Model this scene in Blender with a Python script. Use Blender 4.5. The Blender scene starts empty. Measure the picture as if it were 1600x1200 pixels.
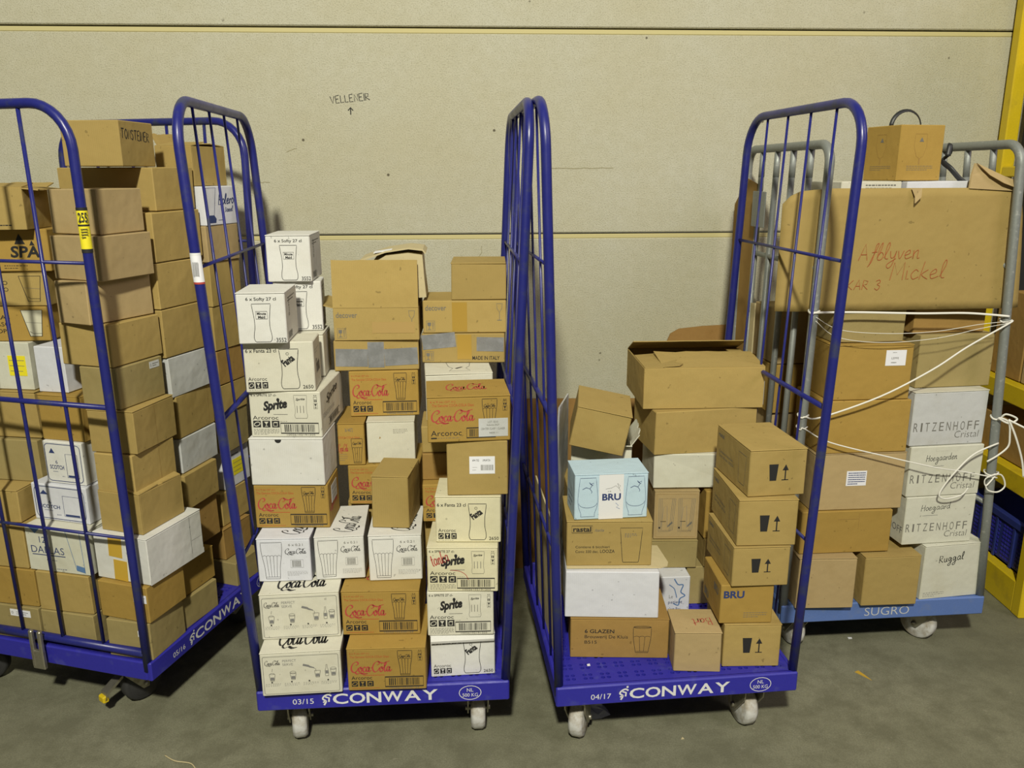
import bpy, math, random
from mathutils import Vector, Matrix
random.seed(7)
SC = bpy.context.scene
COL = SC.collection

# ------------------------------------------------------------------ camera
CAM_H, PITCH, ROLL, FPX = 1.6506, 0.2519, 0.0030, 1281.0
cd = bpy.data.cameras.new('camera'); cam = bpy.data.objects.new('camera', cd); COL.objects.link(cam)
cd.sensor_fit = 'HORIZONTAL'; cd.sensor_width = 36.0; cd.lens = 36.0 * FPX / 1600.0
cd.clip_start = 0.05; cd.clip_end = 100
cam.location = (0, 0, CAM_H)
cam.matrix_world = Matrix.Translation((0, 0, CAM_H)) @ Matrix.Rotation(math.pi / 2 - PITCH, 4, 'X') @ Matrix.Rotation(-ROLL, 4, 'Z')
SC.camera = cam

# ------------------------------------------------------------------ light and exposure
SC.view_settings.view_transform = 'Standard'
SC.view_settings.look = 'None'
SC.view_settings.gamma = 1.0
SC.view_settings.use_curve_mapping = False
SC.view_settings.exposure = -0.80
w = bpy.data.worlds.new('warehouse_air'); SC.world = w; w.use_nodes = True
w.node_tree.nodes['Background'].inputs[0].default_value = (1.0, 0.96, 0.80, 1)
w.node_tree.nodes['Background'].inputs[1].default_value = 0.12
def lamp(name, loc, target, size, power, colour):
    l = bpy.data.lights.new(name, 'AREA'); l.shape = 'DISK'; l.size = size; l.energy = power; l.color = colour
    o = bpy.data.objects.new(name, l); COL.objects.link(o); o.location = loc
    o.rotation_euler = (Vector(target) - Vector(loc)).to_track_quat('-Z', 'Y').to_euler()
    return o
lamp('hall_lamp_near', (-0.25, -2.0, 4.7), (0, 2.6, 0.9), 0.34, 640, (1.0, 0.965, 0.78))
lamp('hall_lamp_right', (4.6, -0.4, 4.6), (-0.6, 2.6, 0.9), 2.4, 130, (1.0, 0.86, 0.90))

# ------------------------------------------------------------------ materials
MATS = {}
def nodes(name):
    m = bpy.data.materials.new(name); m.use_nodes = True
    nt = m.node_tree; return m, nt, nt.nodes['Principled BSDF']
def rgba(c): return (c[0], c[1], c[2], 1)
def mix_rgb(nt, fac, a, b, mode='MIX'):
    n = nt.nodes.new('ShaderNodeMix'); n.data_type = 'RGBA'; n.blend_type = mode
    for sock, v in ((n.inputs[0], fac), (n.inputs[6], a), (n.inputs[7], b)):
        if hasattr(v, 'links'): nt.links.new(v, sock)
        else: sock.default_value = v if not isinstance(v, tuple) else rgba(v)
    return n.outputs[2]
def noise(nt, vec, scale, detail=3, rough=.6):
    n = nt.nodes.new('ShaderNodeTexNoise'); n.inputs['Scale'].default_value = scale
    n.inputs['Detail'].default_value = detail; n.inputs['Roughness'].default_value = rough
    nt.links.new(vec, n.inputs['Vector']); return n.outputs['Fac']
def ramp(nt, fac, p0, p1, a=0.0, b=1.0):
    n = nt.nodes.new('ShaderNodeMapRange'); n.inputs[1].default_value = p0; n.inputs[2].default_value = p1
    n.inputs[3].default_value = a; n.inputs[4].default_value = b; n.clamp = True
    nt.links.new(fac, n.inputs[0]); return n.outputs[0]
def coords(nt): return nt.nodes.new('ShaderNodeTexCoord').outputs['Object']
def bump(nt, b, h, strength, dist):
    n = nt.nodes.new('ShaderNodeBump'); n.inputs['Strength'].default_value = strength; n.inputs['Distance'].default_value = dist
    nt.links.new(h, n.inputs['Height']); nt.links.new(n.outputs[0], b.inputs['Normal'])
def board(name, c, vary=.10, stain=.16, rough=.82):
    """paper or cardboard: fibres, faint fluting, scuffs"""
    m, nt, b = nodes(name); v = coords(nt)
    info = nt.nodes.new('ShaderNodeObjectInfo').outputs['Random']
    k = ramp(nt, info, 0, 1, 1 - vary, 1 + vary * .6)
    comb = nt.nodes.new('ShaderNodeVectorMath'); comb.operation = 'SCALE'
    comb.inputs[0].default_value = c; nt.links.new(k, comb.inputs['Scale'])
    col = comb.outputs[0]
    off = nt.nodes.new('ShaderNodeVectorMath'); off.operation = 'ADD'; nt.links.new(v, off.inputs[0])
    sc = nt.nodes.new('ShaderNodeVectorMath'); sc.operation = 'SCALE'; sc.inputs[0].default_value = (31, 17, 23)
    nt.links.new(info, sc.inputs['Scale']); nt.links.new(sc.outputs[0], off.inputs[1])
    v2 = off.outputs[0]
    fib = noise(nt, v2, 420, 2); blot = noise(nt, v2, 9, 4)
    dark = (c[0] * .74, c[1] * .68, c[2] * .54)
    col = mix_rgb(nt, ramp(nt, blot, .52, .78, 0, stain * 2), col, dark)
    col = mix_rgb(nt, ramp(nt, fib, .25, .75, 0, .16), col, tuple(x * .55 for x in c))
    spot = noise(nt, v2, 60, 1)
    col = mix_rgb(nt, ramp(nt, spot, .745, .765, 0, .5), col, tuple(x * .35 for x in c))
    nt.links.new(col, b.inputs['Base Color']); b.inputs['Roughness'].default_value = rough
    b.inputs['Specular IOR Level'].default_value = .25
    wv = nt.nodes.new('ShaderNodeTexWave'); wv.bands_direction = 'X'; wv.inputs['Scale'].default_value = 55; nt.links.new(v, wv.inputs['Vector'])
    wvs = nt.nodes.new('ShaderNodeMath'); wvs.operation = 'MULTIPLY'; wvs.inputs[1].default_value = .22; nt.links.new(wv.outputs['Fac'], wvs.inputs[0])
    wav = noise(nt, v2, 14, 2)
    h = nt.nodes.new('ShaderNodeMath'); h.operation = 'MULTIPLY_ADD'; h.inputs[1].default_value = 9
    nt.links.new(wav, h.inputs[0]); nt.links.new(wvs.outputs[0], h.inputs[2])
    bump(nt, b, h.outputs[0], .35, .0012)
    MATS[name] = m
def plain(name, c, rough=.6, metal=0.0, spec=.5):
    m, nt, b = nodes(name); b.inputs['Base Color'].default_value = rgba(c)
    b.inputs['Roughness'].default_value = rough; b.inputs['Metallic'].default_value = metal
    b.inputs['Specular IOR Level'].default_value = spec; MATS[name] = m
def worn(name, c, c2, rough=.4, metal=0.0, scale=18, lo=.58, hi=.7, bs=.15):
    """painted or galvanised surface with worn patches"""
    m, nt, b = nodes(name); v = coords(nt); n = noise(nt, v, scale, 5)
    col = mix_rgb(nt, ramp(nt, n, lo, hi), c, c2)
    fine = noise(nt, v, 160, 2); col = mix_rgb(nt, ramp(nt, fine, .3, .7, 0, .2), col, tuple(x * .6 for x in c))
    nt.links.new(col, b.inputs['Base Color']); b.inputs['Metallic'].default_value = metal
    nt.links.new(ramp(nt, n, .3, .8, rough, rough + .25), b.inputs['Roughness'])
    bump(nt, b, fine, bs, .0006); MATS[name] = m
board('tan', (.415, .300, .105)); board('pale', (.440, .328, .165)); board('orange', (.405, .262, .064))
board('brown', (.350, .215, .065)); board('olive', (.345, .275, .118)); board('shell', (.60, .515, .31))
board('cream', (.670, .655, .560), .05, .14); board('ivory', (.690, .650, .465), .04, .12); board('white', (.710, .710, .695), .04, .10); board('snow', (.680, .695, .770), .03, .08)
board('grey_white', (.560, .575, .590), .05, .2); board('ice', (.500, .655, .770), .02, .08); board('linen', (.650, .650, .560), .05, .18)
board('fibre', (.330, .190, .062), .08, .3)
plain('black_ink', (.016, .016, .017), .7); plain('faint_ink', (.16, .155, .14), .8); plain('red_ink', (.43, .060, .050), .7)
plain('rust_ink', (.47, .09, .03), .8); plain('marker_red', (.36, .07, .02), .8); plain('navy_ink', (.025, .045, .16), .7); plain('blue_ink', (.10, .20, .42), .7)
plain('grey_ink', (.20, .20, .20), .8); plain('white_paint', (.74, .75, .78), .6); plain('paper', (.80, .81, .88), .6)
plain('yellow_label', (.85, .74, .03), .5); plain('amber_tape', (.58, .37, .05), .25); plain('brown_tape', (.42, .27, .055), .2); plain('clear_tape', (.45, .31, .12), .12)
plain('dark_slot', (.01, .01, .03), .9); plain('white_glass', (.62, .60, .47), .7); plain('pencil', (.30, .27, .16), .9)
worn('blue_paint', (.016, .020, .180), (.038, .046, .098), .27, 0, 11, .54, .66)
worn('blue_plastic', (.027, .025, .370), (.060, .065, .36), .42, 0, 20, .58, .74)
worn('sky_plastic', (.105, .185, .480), (.15, .21, .40), .5, 0, 20, .55, .75)
worn('galvanised', (.27, .29, .285), (.40, .41, .40), .42, .35, 70, .60, .70)
worn('steel', (.42, .40, .33), (.25, .22, .16), .35, .85, 30, .5, .7)
worn('duct_tape', (.30, .31, .33), (.36, .37, .40), .26, .35, 25, .45, .6, .4)
worn('nylon', (.66, .66, .66), (.33, .28, .20), .45, 0, 22, .42, .62)
worn('rubber', (.03, .03, .032), (.06, .055, .05), .6); worn('yellow_paint', (.68, .50, .012), (.50, .36, .02), .38, 0, 9, .55, .75)
worn('crate_blue', (.018, .032, .20), (.015, .025, .14), .5); plain('dark_void', (.012, .012, .013), .9)
plain('string', (.78, .77, .72), .45); plain('strap_black', (.02, .022, .025), .45); plain('sealant', (.56, .50, .25), .7)

def wall_mat():
    m, nt, b = nodes('roughcast'); v = coords(nt)
    big = noise(nt, v, 1.6, 4); mid = noise(nt, v, 26, 3); fine = noise(nt, v, 210, 3, .7)
    col = mix_rgb(nt, ramp(nt, big, .38, .66), (.535, .512, .385), (.560, .553, .455))
    col = mix_rgb(nt, ramp(nt, mid, .3, .7, 0, .30), col, (.42, .40, .27))
    col = mix_rgb(nt, ramp(nt, fine, .34, .50, .55, 0), col, (.28, .26, .17))
    pit = nt.nodes.new('ShaderNodeTexVoronoi'); pit.inputs['Scale'].default_value = 9; nt.links.new(v, pit.inputs['Vector'])
    gate = noise(nt, v, 4, 2)
    mul = nt.nodes.new('ShaderNodeMath'); mul.operation = 'MULTIPLY'
    nt.links.new(ramp(nt, pit.outputs['Distance'], .035, .06, 1, 0), mul.inputs[0]); nt.links.new(ramp(nt, gate, .5, .56), mul.inputs[1])
    col = mix_rgb(nt, mul.outputs[0], col, (.12, .105, .07))
    nt.links.new(col, b.inputs['Base Color']); b.inputs['Roughness'].default_value = .85
    bump(nt, b, fine, .6, .005); MATS['roughcast'] = m
wall_mat()
def floor_mat():
    m, nt, b = nodes('concrete'); v = coords(nt)
    big = noise(nt, v, 1.3, 5); mid = noise(nt, v, 9, 5, .7); fine = noise(nt, v, 210, 2, .7)
    col = mix_rgb(nt, ramp(nt, big, .35, .68), (.200, .200, .136), (.270, .268, .192))
    col = mix_rgb(nt, ramp(nt, mid, .40, .62, 0, .75), col, (.140, .138, .090))
    col = mix_rgb(nt, ramp(nt, fine, .35, .65, 0, .50), col, (.11, .108, .072))
    lite = noise(nt, v, 33, 2); col = mix_rgb(nt, ramp(nt, lite, .70, .76, 0, .3), col, (.36, .34, .26))
    nt.links.new(col, b.inputs['Base Color']); nt.links.new(ramp(nt, mid, .3, .7, .55, .8), b.inputs['Roughness'])
    b.inputs['Specular IOR Level'].default_value = .35
    bump(nt, b, fine, .3, .0015); MATS['concrete'] = m
floor_mat()
# ------------------------------------------------------------------ mesh building
class MB:
    """collects faces, each with a material, and links them as ONE mesh object"""
    def __init__(s): s.v = []; s.f = []; s.m = []; s.names = []; s.smooth = []
    def slot(s, name):
        if name not in s.names: s.names.append(name)
        return s.names.index(name)
    def add(s, verts, faces, mat, smooth=False):
        o = len(s.v); k = s.slot(mat); s.v.extend(tuple(p) for p in verts)
        for f in faces: s.f.append(tuple(i + o for i in f)); s.m.append(k); s.smooth.append(smooth)
    def build(s, name, parent=None, loc=(0, 0, 0), rz=0.0, rot=None):
        me = bpy.data.meshes.new(name); me.from_pydata(s.v, [], s.f); me.update()
        for n in s.names: me.materials.append(MATS[n])
        me.polygons.foreach_set('material_index', s.m); me.polygons.foreach_set('use_smooth', s.smooth)
        o = bpy.data.objects.new(name, me); COL.objects.link(o)
        o.location = loc; o.rotation_euler = rot if rot else (0, 0, rz)
        if parent: o.parent = parent
        return o
    def box(s, x0, x1, y0, y1, z0, z1, mat, c=0.0, jit=0.0):
        if c <= 0:
            v = [(x, y, z) for z in (z0, z1) for y in (y0, y1) for x in (x0, x1)]
            s.add(v, [(0, 2, 3, 1), (4, 5, 7, 6), (0, 1, 5, 4), (2, 6, 7, 3), (0, 4, 6, 2), (1, 3, 7, 5)], mat); return
        X, Y, Z = (x0, x1), (y0, y1), (z0, z1); v = []; idx = {}
        J = {(i, j, k): tuple(random.uniform(-jit, jit) for _ in range(3)) for i in (0, 1) for j in (0, 1) for k in (0, 1)}
        for i in (0, 1):
            for j in (0, 1):
                for k in (0, 1):
                    sx, sy, sz = (1, -1)[i], (1, -1)[j], (1, -1)[k]; d = J[(i, j, k)]
                    for ax in range(3):
                        p = [X[i] + sx * c, Y[j] + sy * c, Z[k] + sz * c]; p[ax] = (X[i], Y[j], Z[k])[ax]
                        idx[(i, j, k, ax)] = len(v); v.append((p[0] + d[0], p[1] + d[1], p[2] + d[2]))
        f = []
        for a in range(3):
            b, cc = (a + 1) % 3, (a + 2) % 3
            for t in (0, 1):
                q = []
                for (m, n) in ((0, 0), (1, 0), (1, 1), (0, 1)):
                    key = [0, 0, 0]; key[a] = t; key[b] = m; key[cc] = n; q.append(idx[(*key, a)])
                f.append(tuple(q if t else q[::-1]))
            for m in (0, 1):
                for n in (0, 1):
                    k0 = [0, 0, 0]; k0[b] = m; k0[cc] = n; k1 = list(k0); k1[a] = 1
                    q = [idx[(*k0, b)], idx[(*k1, b)], idx[(*k1, cc)], idx[(*k0, cc)]]
                    f.append(tuple(q if (m == n) == (a >= 0 and (m + n) % 2 == 0 and m == 0) or (m != n and m == 1) else q[::-1]))
        for i in (0, 1):
            for j in (0, 1):
                for k in (0, 1):
                    q = [idx[(i, j, k, 0)], idx[(i, j, k, 1)], idx[(i, j, k, 2)]]
                    f.append(tuple(q if (i + j + k) % 2 else q[::-1]))
        s.add(v, f, mat)
    def prism(s, poly, z0, z1, mat, axis='z', c=0):
        """extrude a polygon: axis z -> (x,y), axis y -> (x,z), axis x -> (y,z)"""
        n = len(poly)
        def P(p, t): return {'z': (p[0], p[1], t), 'y': (p[0], t, p[1]), 'x': (t, p[0], p[1])}[axis]
        v = [P(p, z0) for p in poly] + [P(p, z1) for p in poly]
        f = [tuple(range(n))[::-1], tuple(range(n, 2 * n))] + [(i, (i + 1) % n, n + (i + 1) % n, n + i) for i in range(n)]
        if axis == 'y': f = [q[::-1] for q in f]
        s.add(v, f, mat)
    def tube(s, pts, r, mat, n=10, flat=1.0, caps=True):
        pts = [Vector(p) for p in pts]; v = []; f = []; N = len(pts); up = None
        for i, p in enumerate(pts):
            t = ((pts[min(i + 1, N - 1)] - p).normalized() + (p - pts[max(i - 1, 0)]).normalized()).normalized()
            if up is None:
                up = t.cross(Vector((0.13, 0.27, 0.95)));  up = up.normalized() if up.length > .05 else t.cross(Vector((1, 0, 0))).normalized()
            up = (up - t * up.dot(t)).normalized(); sd = t.cross(up)
            for k in range(n):
                a = 2 * math.pi * k / n; v.append(p + up * (r * math.cos(a)) + sd * (r * flat * math.sin(a)))
        for i in range(N - 1):
            for k in range(n): f.append((i * n + k, i * n + (k + 1) % n, (i + 1) * n + (k + 1) % n, (i + 1) * n + k))
        if caps: f.append(tuple(range(n))[::-1]); f.append(tuple((N - 1) * n + k for k in range(n)))
        s.add(v, f, mat, True)
    def lathe_x(s, prof, cx, cy, cz, mat, n=28):
        """profile of (x, radius) turned about the x axis"""
        v = []; f = []
        for (x, r) in prof:
            for k in range(n):
                a = 2 * math.pi * k / n; v.append((cx + x, cy + r * math.cos(a), cz + r * math.sin(a)))
        for i in range(len(prof) - 1):
            for k in range(n): f.append((i * n + k, (i + 1) * n + k, (i + 1) * n + (k + 1) % n, i * n + (k + 1) % n))
        f.append(tuple(range(n))); f.append(tuple((len(prof) - 1) * n + k for k in range(n))[::-1])
        s.add(v, f, mat, True)

def smooth_path(pts, k=6, closed=False):
    n = len(pts); out = []
    if n < 3: return list(pts)
    dim = len(pts[0])
    for i in range(n if closed else n - 1):
        P = [pts[j % n] if closed else pts[max(0, min(n - 1, j))] for j in (i - 1, i, i + 1, i + 2)]
        for q in range(k):
            t = q / k
            out.append(tuple(.5 * ((2 * P[1][d]) + (-P[0][d] + P[2][d]) * t + (2 * P[0][d] - 5 * P[1][d] + 4 * P[2][d] - P[3][d]) * t * t + (-P[0][d] + 3 * P[1][d] - 3 * P[2][d] + P[3][d]) * t ** 3) for d in range(dim)))
    if not closed: out.append(tuple(pts[-1]))
    return out

# ------------------------------------------------------------------ lettering and line drawings
TXT = {}
def glyphs(s, shear=0.0, weight=0.0):
    key = (s, shear, weight)
    if key not in TXT:
        cu = bpy.data.curves.new('lettering', 'FONT'); cu.body = s; cu.shear = shear; cu.offset = weight; cu.resolution_u = 3
        ob = bpy.data.objects.new('lettering', cu); COL.objects.link(ob)
        me = bpy.data.meshes.new_from_object(ob.evaluated_get(bpy.context.evaluated_depsgraph_get()))
        v = [(p.co.x, p.co.y) for p in me.vertices]; f = [tuple(p.vertices) for p in me.polygons]
        bpy.data.objects.remove(ob); bpy.data.curves.remove(cu); bpy.data.meshes.remove(me)
        xs = [p[0] for p in v]; ys = [p[1] for p in v]
        TXT[key] = (v, f, min(xs), max(xs), min(ys), max(ys))
    return TXT[key]

HAND = {  # single-line handwriting: strokes on a grid, x-height 1, capitals 1.7
 'A': ["0,0 .5,1.7 1,0", ".2,.6 .85,.6"], 'B': ["0,0 0,1.7 .7,1.5 .6,1 0,.9 .8,.7 .8,.1 0,0"], 'E': [".8,0 0,0 0,1.6 .8,1.7", "0,.85 .6,.9"],
 'H': ["0,0 .1,1.7", ".9,0 .9,1.6", "0,.8 .9,.9"], 'I': ["0,0 0,1.6"], 'K': ["0,0 0,1.6", ".8,1.6 .05,.7 .9,0"], 'L': ["0,1.6 0,0 .7,.05"],
 'M': ["0,0 .1,1.7 .6,.5 1.1,1.7 1.2,0"], 'N': ["0,0 0,1.6 .8,0 .8,1.6"], 'O': ["*.5,1.6 0,.8 .5,0 1,.8"], 'R': ["0,0 0,1.6 .7,1.4 .6,.9 0,.8 .9,0"],
 'S': ["~.8,1.4 .3,1.6 .1,1.2 .7,.6 .5,0 0,.2"], 'T': ["0,1.6 1,1.65", ".5,1.6 .45,0"], 'V': ["0,1.6 .5,0 .9,1.6"], 'G': ["~.9,1.3 .4,1.6 0,.8 .4,0 .9,.3 .9,.7 .5,.7"],
 '3': ["~0,1.4 .5,1.6 .7,1.2 .3,.85 .8,.5 .5,-.1 0,.2"], 'D': ["0,0 0,1.6 .7,1.2 .7,.4 0,0"],
 'a': ["~.75,.8 .35,.95 .05,.45 .3,.05 .7,.4 .75,.9 .75,.2 1,.1"], 'b': ["~0,.2 .3,1.2 .3,1.8 .05,1.2 .05,.1 .5,.05 .65,.5 .35,.8 .1,.5"],
 'c': ["~.7,.75 .4,.95 .05,.5 .3,.05 .8,.25"], 'd': ["~.7,.8 .3,.9 .05,.4 .35,.05 .7,.5 .8,1.8 .75,.3 1,.1"], 'e': ["~.05,.4 .6,.6 .5,.95 .1,.6 .25,.05 .9,.25"],
 'f': ["~-.1,-.7 .3,0 .45,1.5 .7,1.7 .6,1.2 .2,.1 .05,-.6", ".1,.8 .7,.85"], 'g': ["~.7,.8 .3,.9 .05,.5 .4,.1 .7,.8 .7,-.6 .3,-.9 .1,-.6 1,.1"],
 'h': ["~0,.1 .35,1.3 .3,1.8 .1,1.2 .1,0", "~.1,.4 .5,.9 .6,.2 .9,.1"], 'i': ["0,.9 .05,.05 .3,.1", ".05,1.25 .1,1.3"], 'j': ["~.3,.9 .3,-.5 0,-.9 -.1,-.5 .6,.1"],
 'k': ["~0,0 .2,1.7", "~.7,.9 .15,.45 .8,0"], 'l': ["~0,.2 .4,1.3 .3,1.8 .1,1.3 .15,.2 .5,.1"], 'n': ["~0,.9 .05,0 .1,.6 .5,.9 .55,.1 .8,.1"], 'm': ["~0,.9 .05,0 .1,.6 .4,.9 .45,0 .5,.6 .8,.9 .85,.1 1.1,.1"],
 'o': ["*.4,.95 .05,.5 .4,.05 .75,.5"], 'r': ["~0,.9 .05,0 .1,.6 .5,.9"], 's': ["~.6,.8 .2,.9 .15,.6 .6,.3 .3,.05 0,.2"], 't': ["~.25,1.5 .2,.2 .5,.05", "0,.95 .5,1"],
 'u': ["~0,.9 .05,.15 .45,.1 .6,.9 .6,.2 .85,.1"], 'v': ["~0,.9 .3,.05 .65,.9"], 'y': ["~0,.9 .2,.2 .55,.3 .7,.9 .5,-.5 .1,-.9 -.1,-.5 .8,.1"], ' ': [], '-': ["0,.8 .6,.8"]}
def parse(t):
    closed = t[0] == '*'; sm = t[0] in '*~'
    p = [tuple(float(q) for q in a.split(',')) for a in t.lstrip('*~').split()]
    return smooth_path(p, 5, closed) + ([p[0]] if closed else []) if sm else p

COKE = [  # flowing script, drawn as broad-nib strokes
 [(1.02,1.35),(1.42,1.5),(1.56,1.86),(1.22,2.14),(.62,1.86),(.16,1.15),(.12,.42),(.52,.0),(1.1,.16),(1.6,.75)],
 [(2.0,.92),(1.66,.72),(1.66,.18),(1.98,.04),(2.24,.42),(2.12,.88),(1.96,.9),(2.1,.62),(2.5,.72)],
 [(3.0,.78),(2.76,.94),(2.48,.55),(2.58,.08),(2.9,.08),(3.22,.45)],
 [(3.72,.8),(3.42,.94),(3.2,.5),(3.36,.06),(3.66,.32),(3.82,.92)],[(3.82,.92),(3.72,.3),(3.86,.04),(4.2,.36)],
 [(4.1,.72),(4.5,.78)],
 [(5.45,1.35),(5.85,1.5),(5.98,1.88),(5.62,2.16),(5.04,1.86),(4.6,1.1),(4.56,.4),(4.95,.0),(5.5,.18),(5.98,.75)],
 [(6.4,.92),(6.06,.72),(6.06,.18),(6.38,.04),(6.64,.42),(6.52,.88),(6.36,.9),(6.5,.62),(6.86,.72)],
 [(6.86,.72),(7.35,1.5),(7.32,1.98),(7.08,1.6),(6.96,.4),(7.14,.04),(7.46,.36)],
 [(8.0,.8),(7.7,.94),(7.48,.5),(7.64,.06),(7.94,.32),(8.1,.92)],[(8.1,.92),(8.0,.3),(8.14,.04),(8.5,.4)],
 [(1.12,.2),(.9,-.12),(1.3,-.32),(1.9,-.2),(2.6,-.4),(3.4,-.28),(2.7,-.3),(2.0,-.1)],
 [(5.72,2.12),(6.6,1.75),(7.2,1.9),(8.1,2.2)]]
class Pen:
    """draws flat marks in a face's own metres onto a mesh; layer lifts them off the board"""
    def __init__(s, mb, O, ux, uy, n, W, H, lift=.0005):
        s.mb, s.O, s.ux, s.uy, s.n, s.W, s.H, s.lift = mb, Vector(O), Vector(ux), Vector(uy), Vector(n), W, H, lift
        s.flip = s.ux.cross(s.uy).dot(s.n) < 0
    def P(s, p, l=0): return s.O + s.ux * p[0] + s.uy * p[1] + s.n * (s.lift + l)
    def raw(s, v, f, mat, l=0):
        s.mb.add([s.P(p, l) for p in v], [q[::-1] for q in f] if s.flip else f, mat)
    def sub(s, x, y, w, h):
        """a smaller pen whose unit square is a rectangle given in fractions of this face"""
        p = Pen(s.mb, s.P((x * s.W, y * s.H), -s.lift), s.ux, s.uy, s.n, w * s.W, h * s.H, s.lift); return p
    def rect(s, x, y, w, h, mat, l=0):
        W, H = s.W, s.H; s.raw([(x * W, y * H), ((x + w) * W, y * H), ((x + w) * W, (y + h) * H), (x * W, (y + h) * H)], [(0, 1, 2, 3)], mat, l)
    def poly(s, pts, mat, l=0): s.raw([(x * s.W, y * s.H) for x, y in pts], [tuple(range(len(pts)))], mat, l)
    def stroke(s, pts, width, mat, nib=None, l=0, metric=False):
        P = [Vector((x, y)) if metric else Vector((x * s.W, y * s.H)) for x, y in pts]; v = []; f = []; N = len(P)
        if N < 2: return
        closed = (P[0] - P[-1]).length < 1e-6 and N > 3
        for i, p in enumerate(P):
            a = P[i - 1] if i else (P[-2] if closed else p); b = P[i + 1] if i < N - 1 else (P[1] if closed else p)
            d = (b - a); d = d.normalized() if d.length > 1e-9 else Vector((1, 0))
            wd = width
            if nib: wd = nib + (width - nib) * abs(math.sin(math.atan2(d.y, d.x) - .5)) ** 1.2
            n = Vector((-d.y, d.x)) * wd / 2; v += [p + n, p - n]
        for i in range(N - 1): f.append((2 * i, 2 * i + 1, 2 * i + 3, 2 * i + 2))
        s.raw([(q.x, q.y) for q in v], f, mat, l)
    def frame(s, x, y, w, h, t, mat, r=0):
        if r <= 0: pts = [(x, y), (x + w, y), (x + w, y + h), (x, y + h), (x, y)]; 
        else:
            ry = r * s.W / s.H; pts = []
            for cx, cy, a0 in ((x + w - r, y + ry, -90), (x + w - r, y + h - ry, 0), (x + r, y + h - ry, 90), (x + r, y + ry, 180)):
                for k in range(5): a = math.radians(a0 + k * 22.5); pts.append((cx + r * math.cos(a), cy + ry * math.sin(a)))
            pts.append(pts[0])
        s.stroke(pts, t, mat)
    def text(s, t, x, y, w, h, mat, shear=0.0, weight=0.0, rot=0.0):
        """lettering stretched to a box given in fractions of the face"""
        v, f, x0, x1, y0, y1 = glyphs(t, shear, weight); W, H = w * s.W, h * s.H; out = []
        c, sn = math.cos(rot), math.sin(rot)
        for a, b in v:
            px, py = (a - x0) / (x1 - x0) * W, (b - y0) / (y1 - y0) * H
            out.append((x * s.W + px * c - py * sn, y * s.H + px * sn + py * c))
        s.raw(out, f, mat)
    def hand(s, t, x, y, w, h, mat, t_w=.002, rot=0.0, slant=.15):
        cx = 0; st = []
        for ch in t:
            g = [parse(q) for q in HAND.get(ch, [])]
            wd = max([p[0] for q in g for p in q] or [.5])
            for q in g: st.append([(p[0] + cx + p[1] * slant, p[1]) for p in q])
            cx += wd + (.12 if ch.islower() else .3)
        X = max(p[0] for q in st for p in q); Y = 1.7; c, sn = math.cos(rot), math.sin(rot)
        for q in st:
            pts = [(p[0] / X * w * s.W, p[1] / Y * h * s.H) for p in q]
            s.stroke([(x * s.W + a * c - b * sn, y * s.H + a * sn + b * c) for a, b in pts], t_w, mat, metric=True)
    def coke(s, x, y, w, h, mat, bold=1.0, rot=0.0):
        k = w * s.W / 8.5; ky = h * s.H / 2.6; c, sn = math.cos(rot), math.sin(rot)
        for st in COKE:
            pts = [(p[0] * k, ((p[1] if p[1] < 1 else 1 + (p[1] - 1) * .8) + .4) * ky) for p in smooth_path(st, 5)]
            s.stroke([(x * s.W + a * c - b * sn, y * s.H + a * sn + b * c) for a, b in pts], .30 * k * bold, mat, nib=.09 * k * bold, metric=True)
    def lines(s, x, y, w, h, n, mat, t=.0012):
        """rows of print too small to read in the photograph"""
        for i in range(n):
            yy = y + h * (1 - (i + .5) / n); xx = x; end = x + w * (1 if i < n - 1 else random.uniform(.5, .9))
            while xx < end:
                L = min(random.uniform(.02, .06) * max(w, .2) * 2, end - xx); s.rect(xx, yy - t / s.H / 2, L, t / s.H, mat); xx += L + .012
    def barcode(s, x, y, w, h, mat, frame=0):
        if frame: s.frame(x, y, w, h, frame, mat)
        m = .1 if frame else 0; xx = x + w * m; end = x + w * (1 - m); rnd = random.Random(5)
        while xx < end:
            b = rnd.choice((.008, .014, .022)) * w * 1.2; s.rect(xx, y + h * (.13 if frame else 0), min(b, end - xx), h * (.74 if frame else 1), mat); xx += b + rnd.choice((.010, .016, .024)) * w * 1.2
    def glass(s, prof, x, y, w, h, mat, t=.0013, ribs=0, rib_top=.66, base=False):
        """outline of a drinking glass: prof = (height, half width) from foot to rim, both 0..1"""
        sm = smooth_path([(b, a) for a, b in prof], 4)
        R = [(x + w * (.5 + b / 2), y + h * a) for b, a in sm]; L = [(x + w * (.5 - b / 2), y + h * a) for b, a in sm]
        s.stroke(L[::-1] + R + [L[-1]] if not base else L[::-1] + R + [L[-1]], t, mat)
        s.stroke([L[0], R[0]], t, mat)
        if ribs:
            hw = min(prof, key=lambda q: abs(q[0] - rib_top))[1]; fw = prof[0][1]
            tops = []
            for k in range(ribs + 1):
                u = -1 + 2 * k / ribs
                if 0 < k < ribs: s.stroke([(x + w * (.5 + u * fw * .46), y + h * .05), (x + w * (.5 + u * hw * .47), y + h * rib_top)], t * .8, mat)
                if k < ribs:
                    a0 = .5 + u * hw * .47; a1 = .5 + (u + 2 / ribs) * hw * .47
                    s.stroke([(x + w * (a0 + (a1 - a0) * q / 5), y + h * (rib_top + .03 * math.sin(math.pi * q / 5))) for q in range(6)], t * .8, mat)
            s.stroke([(x + w * (.5 - fw * .47), y + h * .05), (x + w * (.5 + fw * .47), y + h * .05)], t * .8, mat)
G_COKE = [(0, .66), (.1, .68), (.35, .74), (.62, .90), (.8, .98), (1, 1.0)]
G_WAVE = [(0, .72), (.03, .86), (.10, .94), (.20, .92), (.38, .80), (.60, .80), (.80, .90), (1, 1.0)]
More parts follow.
